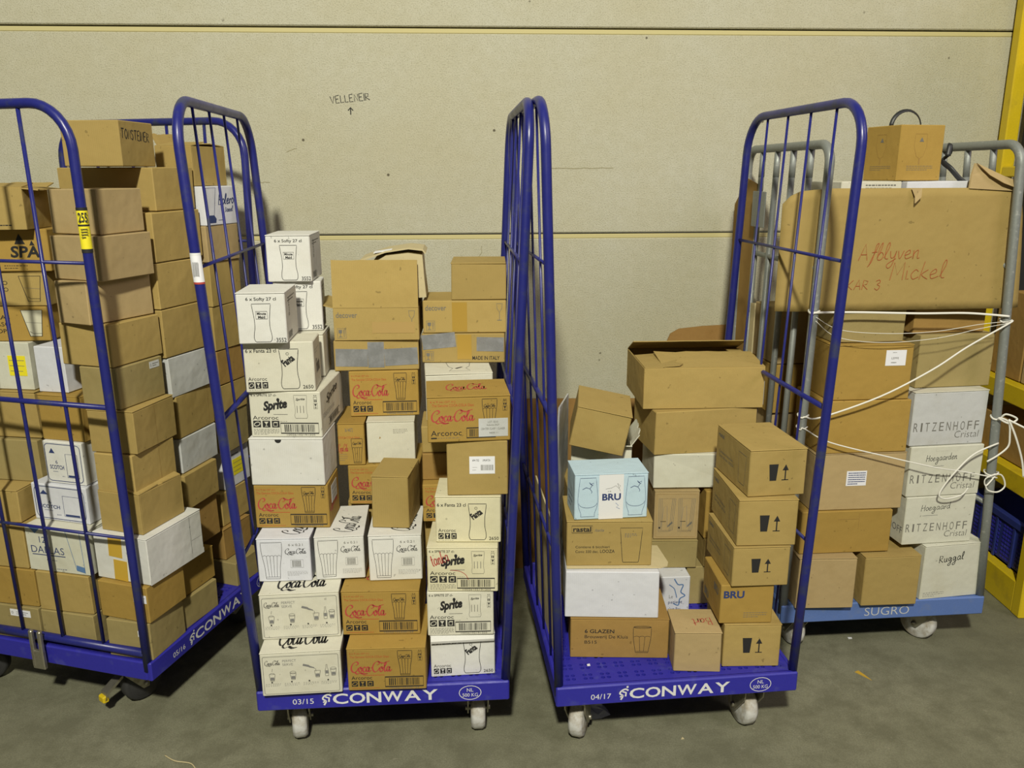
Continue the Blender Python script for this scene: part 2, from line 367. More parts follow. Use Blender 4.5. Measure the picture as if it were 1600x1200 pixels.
G_SPRITE = [(0, .84), (.12, .95), (.25, .86), (.45, .84), (.75, .92), (1, .98)]
def icons(p, x, y, w, h, mat='black_ink', hole='tan'):
    for k in range(3):
        q = p.sub(x + k * w * .355, y, w * .29, h); q.rect(0, 0, 1, 1, mat)
        q.lift += .0004
        if k == 0: q.stroke([(.5 + .36 * math.cos(a * .45) + .12 * math.sin(a * .45), .5 + .30 * math.sin(a * .45)) for a in range(15)], .1 * q.W, hole)
        elif k == 1: q.poly([(.2, .85), (.8, .85), (.54, .5), (.46, .5)], hole); q.rect(.46, .2, .08, .3, hole); q.rect(.3, .14, .4, .08, hole)
        else: q.frame(.22, .2, .5, .5, .09 * q.W, hole); q.rect(.3, .72, .5, .1, hole)
def fragile(p, x, y, w, h, mat='black_ink'):
    q = p.sub(x, y, w, h)
    for k in range(2): q.poly([(.05 + k * .5, .93), (.45 + k * .5, .93), (.25 + k * .5, 1)], mat)
    q.frame(.05, .66, .9, .18, .001, mat); q.rect(.1, .5, .3, .12, mat); q.rect(.55, .5, .35, .12, mat)
    q.frame(.0, 0, 1, .42, .0008, mat); q.poly([(.15, .36), (.85, .36), (.55, .2), (.45, .2)], mat); q.rect(.44, .08, .12, .12, mat); q.rect(.25, .05, .5, .04, mat)
def arcoroc(p, x, y, w, h, hole, mat='black_ink'):
    p.text('Arcoroc', x, y + h * .55, w, h * .45, mat); icons(p, x, y, w * 1.0, h * .47, mat, hole)

def art_coke(p, body='orange', label=True):
    p.text('6 x 9 oz.-(27 cl.)', .035, .875, .25, .045, 'rust_ink'); p.text('The Genuine COCA-COLA Glass', .035, .795, .5, .05, 'rust_ink')
    p.coke(.045, .40, .52, .34, 'red_ink', 1.15); p.rect(.2, .365, .27, .012, 'rust_ink')
    p.text('Arcoroc', .045, .27, .265, .085, 'black_ink'); icons(p, .045, .105, .28, .13, 'black_ink', body)
    p.rect(.05, .055, .35, .008, 'rust_ink')
    p.glass(G_COKE, .645, .36, .185, .59, 'black_ink', .0014, 4, .66); p.coke(.665, .78, .145, .085, 'black_ink', 1.3)
    p.barcode(.475, .085, .49, .235, 'black_ink', .0035); p.text('10026102440129', .53, .035, .38, .035, 'faint_ink')
    fragile(p, .905, .70, .05, .26)
def art_coke_top(p): p.coke(.24, .30, .5, .5, 'red_ink', 1.1)
def art_coke_narrow(p):
    p.text('36 44072', .28, .82, .3, .09, 'faint_ink'); p.text('COCA-COLA Glass', .02, .66, .8, .05, 'rust_ink'); p.coke(-.35 + .36, .3, .36, .26, 'red_ink', 1.2)
    p.glass(G_COKE, .50, .05, .42, .6, 'black_ink', .0012, 4, .62); p.coke(.54, .50, .34, .08, 'black_ink', 1.3); p.lines(.03, .1, .3, .2, 4, 'faint_ink')
def art_serve(p):
    p.frame(.03, .05, .94, .88, .0012, 'faint_ink', .02)
    p.coke(.055, .71, .19, .15, 'faint_ink', 1.3); p.text('PERFECT', .275, .795, .17, .055, 'grey_ink', 0, -.004); p.text('SERVE', .275, .71, .13, .055, 'grey_ink', 0, -.004)
    for x, y in ((.10, .36), (.36, .37), (.665, .40), (.865, .42)):
        q = p.sub(x, y, .075, .2); q.glass([(0, .6), (.5, .8), (1, 1)], 0, 0, 1, .8, 'faint_ink', .0011)
        q.rect(.2, .08, .6, .35, 'grey_ink')
        if x < .2: q.glass([(0, 1), (.2, .8), (.38, .1)], .1, .8, .8, .35, 'faint_ink', .0009); q.stroke([(.5, 1.1), (.6, 1.45)], .001, 'faint_ink')
        if x in (.36, .865): q.stroke([(.5 + .5 * math.cos(a * .5), .85 + .16 * math.sin(a * .5)) for a in range(13)], .0011, 'faint_ink')
    q = p.sub(.505, .61, .17, .13); q.poly([(.1, .6), (.5, .35), (.62, .2), (.95, .05), (.95, .2), (.65, .5), (.55, .7), (.15, .95)], 'grey_ink'); q.stroke([(.9, .1), (1.05, -.1), (1.05, -.6)], .001, 'faint_ink')
    q = p.sub(.795, .42, .05, .27); q.glass([(0, .8), (.4, .9), (.55, .7), (.75, .35), (1, .3)], 0, 0, 1, 1, 'faint_ink', .001); q.rect(.15, .2, .7, .28, 'grey_ink')
    for x in (.13, .375, .595, .83): p.poly([(x + .011 * math.cos(a * .9), .325 + .02 * math.sin(a * .9)) for a in range(7)], 'black_ink')
    for x in (.05, .285, .52, .745): p.lines(x, .22, .19, .085, 3, 'grey_ink', .0009)
def art_serve_top(p): p.coke(.2, .07, .62, .5, 'black_ink', 1.2)
def art_six(p):
    p.glass(G_COKE, .075, .07, .40, .86, 'black_ink', .0011, 5, .62); p.text('6 x 0.2 l', .60, .84, .27, .055, 'faint_ink')
    p.coke(.53, .63, .40, .17, 'black_ink', .9); p.frame(.62, .33, .24, .18, .0008, 'grey_ink'); p.barcode(.65, .345, .17, .15, 'faint_ink')
    p.lines(.55, .13, .38, .12, 4, 'grey_ink', .0008)
def art_six_top(p): p.coke(.84, .1, .8, .36, 'black_ink', .9, math.pi * .44)
def art_sprite(p, body='cream'):
    p.text('6 x SPRITE 27 cl-', .03, .905, .36, .055, 'black_ink', 0, .008)
    p.text('Sprite', .20, .52, .35, .27, 'black_ink', .35, .05, .14); p.rect(.33, .50, .2, .011, 'faint_ink')
    q = p.sub(.385, .79, .045, .08); q.poly([(.5 + .5 * math.cos(a * .6), .5 + .5 * math.sin(a * .6)) for a in range(10)], 'black_ink')
    p.text('Arcoroc', .035, .39, .36, .085, 'black_ink'); icons(p, .035, .215, .37, .15, 'black_ink', body); p.lines(.035, .045, .36, .14, 5, 'faint_ink', .0012)
    p.glass(G_SPRITE, .625, .42, .19, .51, 'faint_ink', .0009); p.text('Sprite', .655, .80, .13, .065, 'black_ink', .35, .02, .05)
    for k in range(3): p.rect(.665 + k * .045, .54, .008, .16, 'faint_ink')
    p.barcode(.42, .085, .535, .225, 'black_ink', .0034); p.text('10026102191205', .50, .03, .4, .04, 'faint_ink'); fragile(p, .905, .63, .05, .31); p.lines(.42, .335, .15, .03, 1, 'faint_ink')
def art_sprite_side(p):
    p.text('Sprite', .25, .55, .5, .25, 'black_ink', .35, .02, .1); p.barcode(.3, .1, .5, .15, 'black_ink', .002); p.lines(.08, .35, .5, .12, 4, 'faint_ink')
def art_fanta(p, body='cream'):
    p.text('6 x Fanta 23 cl', .03, .80, .44, .075, 'black_ink', 0, .012); p.glass(G_WAVE, .505, .06, .28, .80, 'black_ink', .0016)
    p.text('Fanta', .585, .50, .185, .15, 'black_ink', 0, .05, .62); p.text('Arcoroc', .04, .235, .27, .075, 'black_ink'); icons(p, .04, .08, .28, .13, 'black_ink', body); p.lines(.04, .035, .27, .03, 1, 'faint_ink', .0009)
    p.text('2650', .82, .055, .15, .075, 'black_ink', 0, .01)
    p.stroke([(.625 + .02 * math.cos(a * .5), .765 + .025 * math.sin(a * .5)) for a in range(13)], .0011, 'black_ink')
def art_softy(p):
    p.text('6 x Softy 27 cl', .20, .845, .62, .085, 'black_ink', 0, .012); p.glass(G_WAVE, .31, .04, .39, .76, 'black_ink', .0014)
    p.frame(.385, .50, .235, .15, .0012, 'black_ink'); p.text('Minute', .41, .58, .185, .055, 'black_ink', 0, .03); p.text('Maid', .43, .51, .145, .055, 'black_ink', 0, .03); p.text('3552', .77, .03, .21, .085, 'black_ink', 0, .01)
def art_softy_side(p): p.lines(.2, .78, .6, .12, 2, 'faint_ink', .003); p.text('Softy', .35, .5, .3, .12, 'faint_ink', 0, 0, math.pi / 2); p.barcode(.15, .06, .3, .14, 'black_ink')
def art_decover(p, name=True, wine=True):
    if name: p.text('decover', .03, .70, .25, .17, 'faint_ink', 0, .008)
    q = p.sub(.04, .07, .10, .31); q.frame(0, 0, 1, 1, .0012, 'faint_ink'); q.poly([(.12, .85), (.55, .85), (.52, .5), (.15, .5)], 'faint_ink'); q.rect(.3, .15, .07, .35, 'faint_ink'); q.rect(.15, .12, .4, .06, 'faint_ink')
    for k in range(3): q.rect(.66 + k * .1, .5, .04, .38, 'faint_ink')
    q.rect(.75, .12, .06, .4, 'faint_ink')
    if wine:
        q = p.sub(.885, .38, .07, .52); q.stroke([(.0, 1), (1, 1), (.9, .7), (.5, .5), (.1, .7), (0, 1)], .0014, 'faint_ink'); q.rect(.46, .04, .08, .46, 'faint_ink'); q.rect(.1, 0, .8, .04, 'faint_ink')
def art_arrow(p, x=.37, y=.33, s=1.0):
    p.poly([(x, y + .36), (x + .165, y + .36), (x + .14, y), (x + .025, y)], 'black_ink')
    p.rect(x + .285, y, .022, .24, 'black_ink'); p.rect(x + .235, y, .12, .02, 'black_ink'); p.poly([(x + .24, y + .22), (x + .35, y + .22), (x + .296, y + .35)], 'black_ink')
def art_arrow_side(p):
    p.text('rastal', .06, .80, .17, .1, 'faint_ink', 0, .02); p.text('Contiene 6 bicchieri', .10, .45, .42, .06, 'faint_ink'); p.text('Conic 330 dec. LOOZA', .10, .35, .45, .06, 'faint_ink')
    p.glass([(0, .7), (.1, .78), (1, 1)], .68, .16, .22, .66, 'faint_ink', .0012)
def art_rastal(p):
    p.frame(.06, .76, .24, .16, .0016, 'black_ink'); p.text('rastal', .075, .785, .21, .115, 'black_ink', 0, .025); p.text('Italia', .325, .79, .11, .06, 'faint_ink', .4)
    p.text('Contiene 6 bicchieri', .105, .41, .40, .055, 'black_ink'); p.text('Conic 330 dec.', .105, .30, .27, .06, 'black_ink'); p.text('LOOZA', .395, .30, .17, .075, 'black_ink', 0, .005)
    p.glass([(0, .66), (.12, .76), (1, 1)], .625, .08, .26, .79, 'black_ink', .0014); p.lines(.68, .65, .14, .1, 3, 'faint_ink', .002)
def art_glazen(p):
    p.text('6 GLAZEN', .145, .645, .30, .10, 'black_ink', 0, .015); p.text('Brouwerij De Kluis', .145, .485, .44, .11, 'black_ink'); p.text('B515', .145, .37, .125, .08, 'black_ink')
    p.glass([(0, .66), (.15, .74), (.6, .94), (1, .96)], .635, .15, .19, .66, 'black_ink', .0013, 3, .62)
    p.stroke([(.73 + .09 * math.cos(a * .45), .81 + .03 * math.sin(a * .45)) for a in range(15)], .001, 'black_ink')
def art_bru(p):
    p.rect(.33, 0, .335, 1, 'white_paint'); p.lift += .0004; p.text('BRU', .375, .42, .255, .155, 'navy_ink', 0, .035)
    p.stroke([(.42, .68), (.5, .7), (.56, .75), (.60, .68), (.62, .74), (.58, .80), (.62, .62)], .001, 'grey_ink'); p.lines(.45, .60, .09, .05, 1, 'grey_ink', .002); p.stroke([(.56, .36), (.6, .3), (.57, .26), (.62, .22)], .0012, 'blue_ink')
    for x in (.045, .70):
        p.glass([(0, .72), (.08, .7), (.28, .95), (.5, 1.0), (1, .80)], x, .07, .27, .87, 'navy_ink', .0009)
        p.stroke([(x + .135 + .125 * math.cos(a * .26 + math.pi), .38 + .11 * math.sin(a * .26 + math.pi)) for a in range(13)], .0009, 'navy_ink')
        p.stroke([(x + .06, .69), (x + .11, .73), (x + .16, .70), (x + .19, .78), (x + .15, .84)], .0016, 'navy_ink'); p.stroke([(x + .16, .7), (x + .19, .63), (x + .18, .60)], .0013, 'navy_ink'); p.stroke([(x + .17, .8), (x + .21, .83), (x + .2, .77), (x + .16, .81)], .0013, 'navy_ink')
def art_ritz(p, word=True, script=''):
    x = .03
    for ch in 'RITZENHOFF':
        wd = .022 if ch == 'I' else .058; p.text(ch, x, .275, wd, .165, 'faint_ink', 0, -.006); x += wd + .038
    p.text('Cristal', .60, .13, .33, .13, 'faint_ink', .1, -.012)
    if script: p.hand(script, .22, .70, .42, .13, 'black_ink', .0016, .05); p.rect(.25, .60, .22, .008, 'grey_ink')
    if script: p.rect(.34, .90, .3, .07, 'linen')
def art_scotch(p):
    p.frame(.05, .06, .9, .88, .0022, 'navy_ink', .09); p.text('SCOTCH', .13, .34, .36, .10, 'navy_ink', 0, .02); p.text('6', .29, .47, .05, .09, 'navy_ink'); p.lines(.2, .26, .2, .05, 1, 'navy_ink', .002)
    p.frame(.56, .16, .30, .56, .0016, 'navy_ink'); p.rect(.58, .17, .26, .05, 'navy_ink'); p.poly([(.15, .72), (.3, .72), (.225, .84)], 'navy_ink'); p.lines(.42, .16, .12, .04, 1, 'navy_ink', .002)
def art_dallas(p):
    p.text('12', .22, .66, .1, .14, 'navy_ink'); p.text('DALLAS', .07, .42, .53, .16, 'navy_ink', 0, -.004); p.rect(.08, .37, .53, .02, 'navy_ink'); p.poly([(.08, .99), (.25, .99), (.165, .86)], 'blue_ink'); p.lines(.3, .25, .2, .04, 1, 'navy_ink', .002); p.lines(.45, .06, .25, .04, 1, 'navy_ink', .002)
    p.stroke([(.66, .97), (.77, .1), (.90, .05), (.88, .97)], .0016, 'blue_ink'); p.poly([(.77, .22), (.9, .18), (.9, .05), (.77, .09)], 'blue_ink')
def art_spa(p):
    p.text('SPA', .42, .33, .44, .28, 'black_ink', .1, .03); p.poly([(.5, .65), (.66, .65), (.62, .78), (.58, .9), (.54, .78)], 'black_ink'); p.poly([(.72, .62), (.8, .62), (.76, .74)], 'black_ink'); p.lines(.3, .05, .35, .12, 2, 'black_ink', .002)
def art_spa_small(p): p.poly([(.0, .4), (.12, .42), (.2, .36), (.14, .6), (.05, .75)], 'black_ink'); p.lines(.35, .08, .6, .06, 1, 'black_ink', .003)
def art_tumbler(p, words, fill):
    pts = [(.60, .90), (.93, .90), (.88, .14), (.70, .14)]
    if fill: p.poly(pts, 'white_glass'); p.lift += .0004
    p.stroke(pts + [pts[0]], .0022, 'black_ink'); p.stroke([(.70, .28), (.75, .22), (.88, .22)], .0012, 'black_ink'); p.stroke([(.66, .55), (.9, .52)], .0008, 'faint_ink')
    for k, t in enumerate(words): p.text(t, .12, .64 - .2 * k, .30, .12, 'black_ink')
def art_bolero(p):
    p.poly([(.04, .06), (.30, .06), (.32, .16), (.26, .26), (.08, .26), (.03, .16)], 'navy_ink'); p.stroke([(.10, .26), (.06, .96), (.36, .96), (.26, .26)], .0018, 'navy_ink')
    p.hand('Bolero', .42, .52, .50, .26, 'navy_ink', .004, .03, .3); p.hand('Daniel', .62, .32, .26, .14, 'navy_ink', .0022, .05, .3); p.lines(.38, .10, .22, .05, 1, 'navy_ink', .003)
def art_handle(p):
    p.stroke([(.40, .44), (.33, .62), (.34, .84), (.60, .84), (.62, .62), (.55, .44), (.47, .40), (.40, .44)], .0012, 'brown'); p.poly([(.44, .70), (.54, .70), (.49, .78)], 'faint_ink'); p.lines(.2, .18, .6, .1, 3, 'faint_ink', .0012); p.rect(.46, .30, .03, .1, 'brown')
def art_longdrink(p):
    for x in (.08, .52):
        for k in range(3):
            o = k * .035; p.stroke([(x + .03 + o, .16 + o * .4), (x + .02 + o, .86), (x + .32 + o, .86), (x + .27 + o, .16 + o * .4), (x + .03 + o, .16 + o * .4)], .0012, 'faint_ink')
        p.stroke([(x + .08, .25), (x + .13, .68), (x + .2, .70), (x + .22, .25)], .0009, 'grey_ink'); p.rect(x + .07, .37, .12, .012, 'black_ink'); p.poly([(x + .03, .23), (x + .07, .22), (x + .07, .26), (x + .03, .26)], 'black_ink'); p.poly([(x + .23, .25), (x + .34, .34), (x + .33, .38), (x + .23, .29)], 'faint_ink')
# ------------------------------------------------------------------ naming
def tag(o, label, cat, group=None):
    o['label'] = label; o['category'] = cat
    if group: o['group'] = group
    return o
def struct(o): o['kind'] = 'structure'; return o
def empty(name, loc, rz, label, cat, group=None):
    o = bpy.data.objects.new(name, None); COL.objects.link(o); o.location = loc; o.rotation_euler = (0, 0, rz); o.empty_display_size = .1
    return tag(o, label, cat, group)

# ------------------------------------------------------------------ the hall: floor and precast wall
mb = MB(); mb.box(-6, 6, -4, 4.6, -.2, 0, 'concrete'); struct(mb.build('floor'))
WY, WT = 3.30, math.atan(.055)
J1, J2 = 2.167, 1.408           # heights of the two joints between the precast slabs
mb = MB()
for z0, z1 in ((0, J2 - .011), (J2 + .011, J1 - .012), (J1 + .012, 4.2)): mb.box(-6, 6, 0, .2, z0, z1, 'roughcast', .004)
p = Pen(mb, (-.682, 0, 1.865), (1, 0, 0), (0, 0, 1), (0, -1, 0), .155, .075, .0008)
p.hand('VELLENEIR', 0, .55, .95, .36, 'black_ink', .0028, .09, .0); p.stroke([(.47, .02), (.47, .34)], .004, 'black_ink'); p.stroke([(.41, .22), (.47, .36), (.53, .22)], .004, 'black_ink')
p = Pen(mb, (0, 0, 0), (1, 0, 0), (0, 0, 1), (0, -1, 0), 1, 1, .0008)
rnd = random.Random(3)
for a, b in (((.12, 1.668), (.40, 1.668)), ((-1.02, 1.618), (-.93, 1.619)), ((-.86, 1.73), (-.82, 1.745))):
    p.stroke([(a[0] + (b[0] - a[0]) * k / 12, a[1] + (b[1] - a[1]) * k / 12 + rnd.uniform(-.0015, .0015)) for k in range(13)], .0022, 'pencil')
for cx in (-.43, -.41, -.13): p.stroke([(cx + rnd.uniform(-.012, .012), 1.37 - .012 * k) for k in range(6)], .002, 'pencil')
wall = struct(mb.build('wall_back', loc=(0, WY, 0), rz=WT))
for k, z in enumerate((J2, J1)):
    mb = MB(); mb.box(-6, 6, .004, .05, z - .012, z + .006, 'sealant', .003); struct(mb.build('trim_%d' % (k + 1), loc=(0, WY, 0), rz=WT))

# ------------------------------------------------------------------ roll trolleys
def frame_path(y0, y1, z0, z1, r, xs, n=8):
    """inverted U in the plane of a side panel, leaning by xs(z)"""
    pts = [(y0, z0 + (z1 - r - z0) * k / 4) for k in range(5)]
    pts += [(y0 + r - r * math.cos(a), z1 - r + r * math.sin(a)) for a in [math.pi / 2 * k / n for k in range(1, n + 1)]]
    pts += [(y1 - r + r * math.sin(a), z1 - r + r * math.cos(a)) for a in [math.pi / 2 * k / n for k in range(n + 1)]]
    pts += [(y1, z0 + (z1 - r - z0) * (3 - k) / 4) for k in range(4)]
    return [(xs(z), y, z) for y, z in pts]
DECK = {}
def deck_mesh(W, D, zt, lip, mat, printer):
    """moulded deck: pierced top plate, skirt all round and ribs below"""
    mb = MB(); t = .012; nx, ny = 40, 44; cx, cy = (W - .03) / nx, (D - .03) / ny; x0, y0 = -W / 2 + .015, -D / 2 + .015
    for i in range(nx):
        for j in range(ny):
            a, b = x0 + i * cx, y0 + j * cy; hole = i % 3 in (1, 2) and j % 3 in (1, 2) and 0 < i < nx - 1 and 0 < j < ny - 1
            if not hole:
                for z in (zt, zt - t): mb.add([(a, b, z), (a + cx, b, z), (a + cx, b + cy, z), (a, b + cy, z)], [(0, 1, 2, 3)], mat)
                continue
            mx, my, r = a + cx / 2, b + cy / 2, .0064; v = []
            for z in (zt, zt - t):
                v += [(mx + dx * cx / 2, my + dy * cy / 2, z) for dx, dy in ((1, 0), (1, 1), (0, 1), (-1, 1), (-1, 0), (-1, -1), (0, -1), (1, -1))]
                v += [(mx + r * math.cos(k * math.pi / 4), my + r * math.sin(k * math.pi / 4), z) for k in range(8)]
            f = []
            for k in range(8):
                q = (k + 1) % 8; f += [(k, q, 8 + q, 8 + k), (16 + k, 24 + k, 24 + q, 16 + q), (8 + k, 8 + q, 24 + q, 24 + k)]
            mb.add(v, f, mat)
    zb = zt - lip
    for a in ((-W / 2, W / 2, -D / 2, -D / 2 + .016), (-W / 2, W / 2, D / 2 - .016, D / 2), (-W / 2, -W / 2 + .016, -D / 2 + .016, D / 2 - .016), (W / 2 - .016, W / 2, -D / 2 + .016, D / 2 - .016)):
        mb.box(*a, zb, zt + .001, mat, .004)
    for k in (-1, 1): mb.box(k * W * .3 - .05, k * W * .3 + .05, -D / 2 + .016, D / 2 - .016, zb + .01, zt - t - .001, mat)
    p = Pen(mb, (-W / 2, -D / 2, zb), (1, 0, 0), (0, 0, 1), (0, -1, 0), W, lip + .001, .0006); printer(p)
    return mb
def print_conway(date, ring='500 KG'):
    def go(p):
        p.text(date, .140, .30, .082, .27, 'white_paint')
        p.stroke(smooth_path([(.262, .20), (.270, .40), (.258, .52), (.264, .66), (.280, .74), (.292, .66)], 4), .005, 'white_paint')
        p.stroke([(.268, .62), (.283, .56), (.281, .36)], .005, 'white_paint'); p.stroke([(.270, .42), (.258, .34)], .004, 'white_paint'); p.rect(.284, .80, .008, .10, 'white_paint')
        x = .297
        for ch, wd in (('C', .060), ('O', .062), ('N', .058), ('W', .080), ('A', .066), ('Y', .062)):
            p.text(ch, x, .22, wd, .54, 'white_paint', 0, .018); x += wd + .0055
        p.stroke([(.842 + .044 * math.cos(a * .35), .50 + .36 * math.sin(a * .35)) for a in range(19)], .0020, 'white_paint')
        p.text('NL', .829, .55, .026, .18, 'white_paint'); p.text(ring, .811, .29, .062, .18, 'white_paint')
    return go
def print_sugro(p):
    p.text('SUGRO', .405, .24, .22, .46, 'grey_white', 0, -.01)
def caster(root, x, y, top, yaw, tread='nylon', brake=False, r=.0625):
    fk = MB(); z = r
    fk.box(-.045, .045, -.04, .04, top - .006, top, 'steel', .002)
    fk.lathe_x([(-.012, .022), (.012, .022)], 0, 0, top - .016, 'steel', 14)
    for s in (-1, 1): fk.prism([(-.035, top - .006), (.03, top - .006), (.045, z + .02), (.042, z - .014), (.022, z - .014), (-.03, z + .055)], s * .030 - .002, s * .030 + .002, 'steel', 'x')
    fk.box(-.032, .032, -.036, .034, top - .022, top - .006, 'steel')
    fk.lathe_x([(-.038, .008), (-.033, .008), (.033, .008), (.038, .008)], 0, .032, z, 'steel', 10)
    if brake:
        fk.prism([(-.03, z + .056), (-.088, z + .020), (-.094, z - .004), (-.086, z - .004), (-.080, z + .014), (-.03, z + .046)], -.016, .016, 'steel', 'x'); fk.box(-.016, .016, -.100, -.080, z - .012, z + .012, 'yellow_paint', .004)
    f = fk.build('caster', root, (x, y, 0), yaw)
    wm = MB(); wm.lathe_x([(-.022, .02), (-.022, r * .72), (-.019, r * .78), (-.021, r - .006), (-.012, r), (.012, r), (.021, r - .006), (.019, r * .78), (.022, r * .72), (.022, .02)], 0, .032, z, tread)
    wm.build('wheel', f)
def trolley(name, label, X, Y, yaw, W, D, zt, lip, H, splay, bars, dk, paint, printer, casters, r=.0130, corner=.115, rod=.0038, pinch=False, rail=False, black=False, group=None, e=.010):
    root = empty(name, (X, Y, 0), yaw, label, 'roll trolley', group)
    deck_mesh(W, D, zt, lip, dk, printer).build('deck', root)
    for k, s in enumerate((-1, 1)):
        xs = lambda z: s * (W / 2 - e + splay[k] * (z - zt) / (H - zt))
        mb = MB(); mb.tube(frame_path(-D / 2 + .018, D / 2 - .018, zt - .03, H, corner, xs), r, paint, 12)
        if rail: mb.tube([(xs(zt), y, zt + .028) for y in (-D / 2 + .018, D / 2 - .018)], .013, paint, 10)
        pf = mb.build('side_frame', root)
        for q in range(4):
            y = -D / 2 + .018 + (D - .036) * (q + 1) / 5; bm = MB()
            if pinch:
                zs = [zt, zt + .05, zt + .08, H - .13, H - .09, H - .045, H]; bm.tube([(xs(z), y, z) for z in (zt, H - .1)], .0105, paint, 8); bm.tube([(xs(z), y, z) for z in (H - .1, H - .06, H)], .0105, paint, 8, .42)
            else: bm.tube([(xs(z), y, z) for z in (zt + (.02 if rail else -.01), H)], rod, paint, 8)
            bm.build('upright_rod', pf)
        for z, br in bars:
            bm = MB(); bm.tube([(xs(z), -D / 2 + .018, z), (xs(z), D / 2 - .018, z)], br, paint, 8); bm.build('cross_bar', pf)
    for c in casters: caster(root, *c[:2], zt - lip + .004, *c[2:])
    return root
A1, A2, A3, A4 = 1.3048, .0707, .1061, .0857
BARS = ((1.4237, .0048), (1.026, .0078), (.6312, .0050))
T1 = trolley('roll_trolley', 'blue roll trolley at the left, turned sideways and packed high with plain brown cartons', -1.3743, 2.6253, A1, .72, .789, .2258, .0617, 1.8257, (.032, .042), BARS, 'blue_plastic', 'blue_paint', print_conway('05/16'),
    [(-.262, -.225, -1.95, 'rubber', True), (.262, -.30, .2, 'rubber'), (-.262, .30, .4, 'rubber'), (.262, .30, -.3, 'rubber')], rail=True, rod=.0055, group='blue roll trolleys')
T2 = trolley('roll_trolley', 'blue roll trolley in the middle, stacked with printed soft drink glass cartons', -.3973, 2.4508, A2, .72, .789, .2258, .0617, 1.8257, (.082, .070), BARS, 'blue_plastic', 'blue_paint', print_conway('03/15'),
    [(-.262, -.31, .15), (.27, -.31, .0), (-.26, .31, .3), (.26, .31, -.2)], group='blue roll trolleys')
T3 = trolley('roll_trolley', 'half empty blue roll trolley with its pierced deck showing in front of the boxes', .4399, 2.4762, A3, .72, .789, .2258, .0617, 1.8257, (.052, .0565), BARS, 'blue_plastic', 'blue_paint', print_conway('04/17'),
    [(-.285, -.325, -.42), (.245, -.325, .12), (-.26, .31, .3), (.26, .31, -.2)], group='blue roll trolleys')
T4 = trolley('roll_trolley', 'grey galvanised roll trolley with a pale blue deck beside the yellow racking', 1.2607, 2.9135, A4, .7342, .701, .2069, .0668, 1.7327, (-.0255, -.0838), ((1.36, .009), (.55, .009)), 'sky_plastic', 'galvanised', print_sugro,
    [(-.27, -.27, .1), (.22, -.27, .55), (-.25, .27, .2), (.25, .27, -.3)], corner=.06, pinch=True, r=.0145)
# fittings that belong to single trolleys
def child(mb, name, par, label=None):
    o = mb.build(name, par)
    if label: o['label'] = label
    return o
mb = MB(); zt = .2258
for q in (-.022, .010): mb.box(-.385, -.372, q, q + .014, zt - .062, zt + .062, 'steel', .003)
mb.box(-.384, -.371, -.022, .024, zt - .07, zt - .005, 'steel', .003); child(mb, 'rail_clip', T1, 'grey steel clip')
yf = -.789 / 2 + .018
def band(cx_fn, yc, spans, a0, a1, r=.0138):
    mb = MB(); n = 10
    for za, zb, m in spans:
        v = []
        for z in (za, zb):
            for k in range(n + 1): a = a0 + (a1 - a0) * k / n; v.append((cx_fn(z) + r * math.cos(a), yc + r * math.sin(a), z))
        mb.add(v, [(k, k + 1, n + 2 + k, n + 1 + k) for k in range(n)], m, True)
    return mb
def leftpost(spl, W=.72): return lambda z: -(W / 2 - .010 + spl * (z - .2258) / 1.6)
mb = band(leftpost(.032), yf, ((1.452, 1.462, 'black_ink'), (1.462, 1.520, 'yellow_label'), (1.520, 1.525, 'black_ink'), (1.525, 1.560, 'yellow_label'), (1.560, 1.568, 'black_ink')), math.pi * .80, math.pi * 1.78)
cx = leftpost(.032)(1.54); a = A1
d = Vector((1.10, -2.2, 0)).normalized(); ca, sa = math.cos(-a), math.sin(-a); n_ = Vector((d.x * ca - d.y * sa, d.x * sa + d.y * ca, 0)); u_ = Vector((-n_.y, n_.x, 0))
p = Pen(mb, Vector((cx, yf, 1.528)) + n_ * .0146 - u_ * .0115, u_, (0, 0, 1), n_, .023, .029, .0004); p.text('255', .03, .08, .94, .86, 'black_ink', 0, .02)
p = Pen(mb, Vector((cx, yf, 1.464)) + n_ * .0146 - u_ * .009, u_, (0, 0, 1), n_, .018, .055, .0004); p.lines(.05, .45, .9, .5, 4, 'black_ink', .003)
child(mb, 'number_sticker', T1, 'yellow and black numbered sticker')
mb = band(leftpost(.082), yf, ((1.385, 1.39, 'red_ink'), (1.39, 1.455, 'paper'), (1.455, 1.462, 'white_paint')), math.pi * 1.05, math.pi * 1.95)
p = Pen(mb, (leftpost(.082)(1.42) - .009, yf - .0146, 1.40), (1, 0, 0), (0, 0, 1), (0, -1, 0), .018, .05, .0004); p.barcode(.1, .1, .8, .7, 'grey_ink'); child(mb, 'barcode_sticker', T2, 'torn white barcode sticker')
mb = MB(); mb.box(-.372, -.368, .05, .17, 1.46, 1.585, 'galvanised', .002); child(mb, 'name_plate', T4, 'flat grey metal plate')

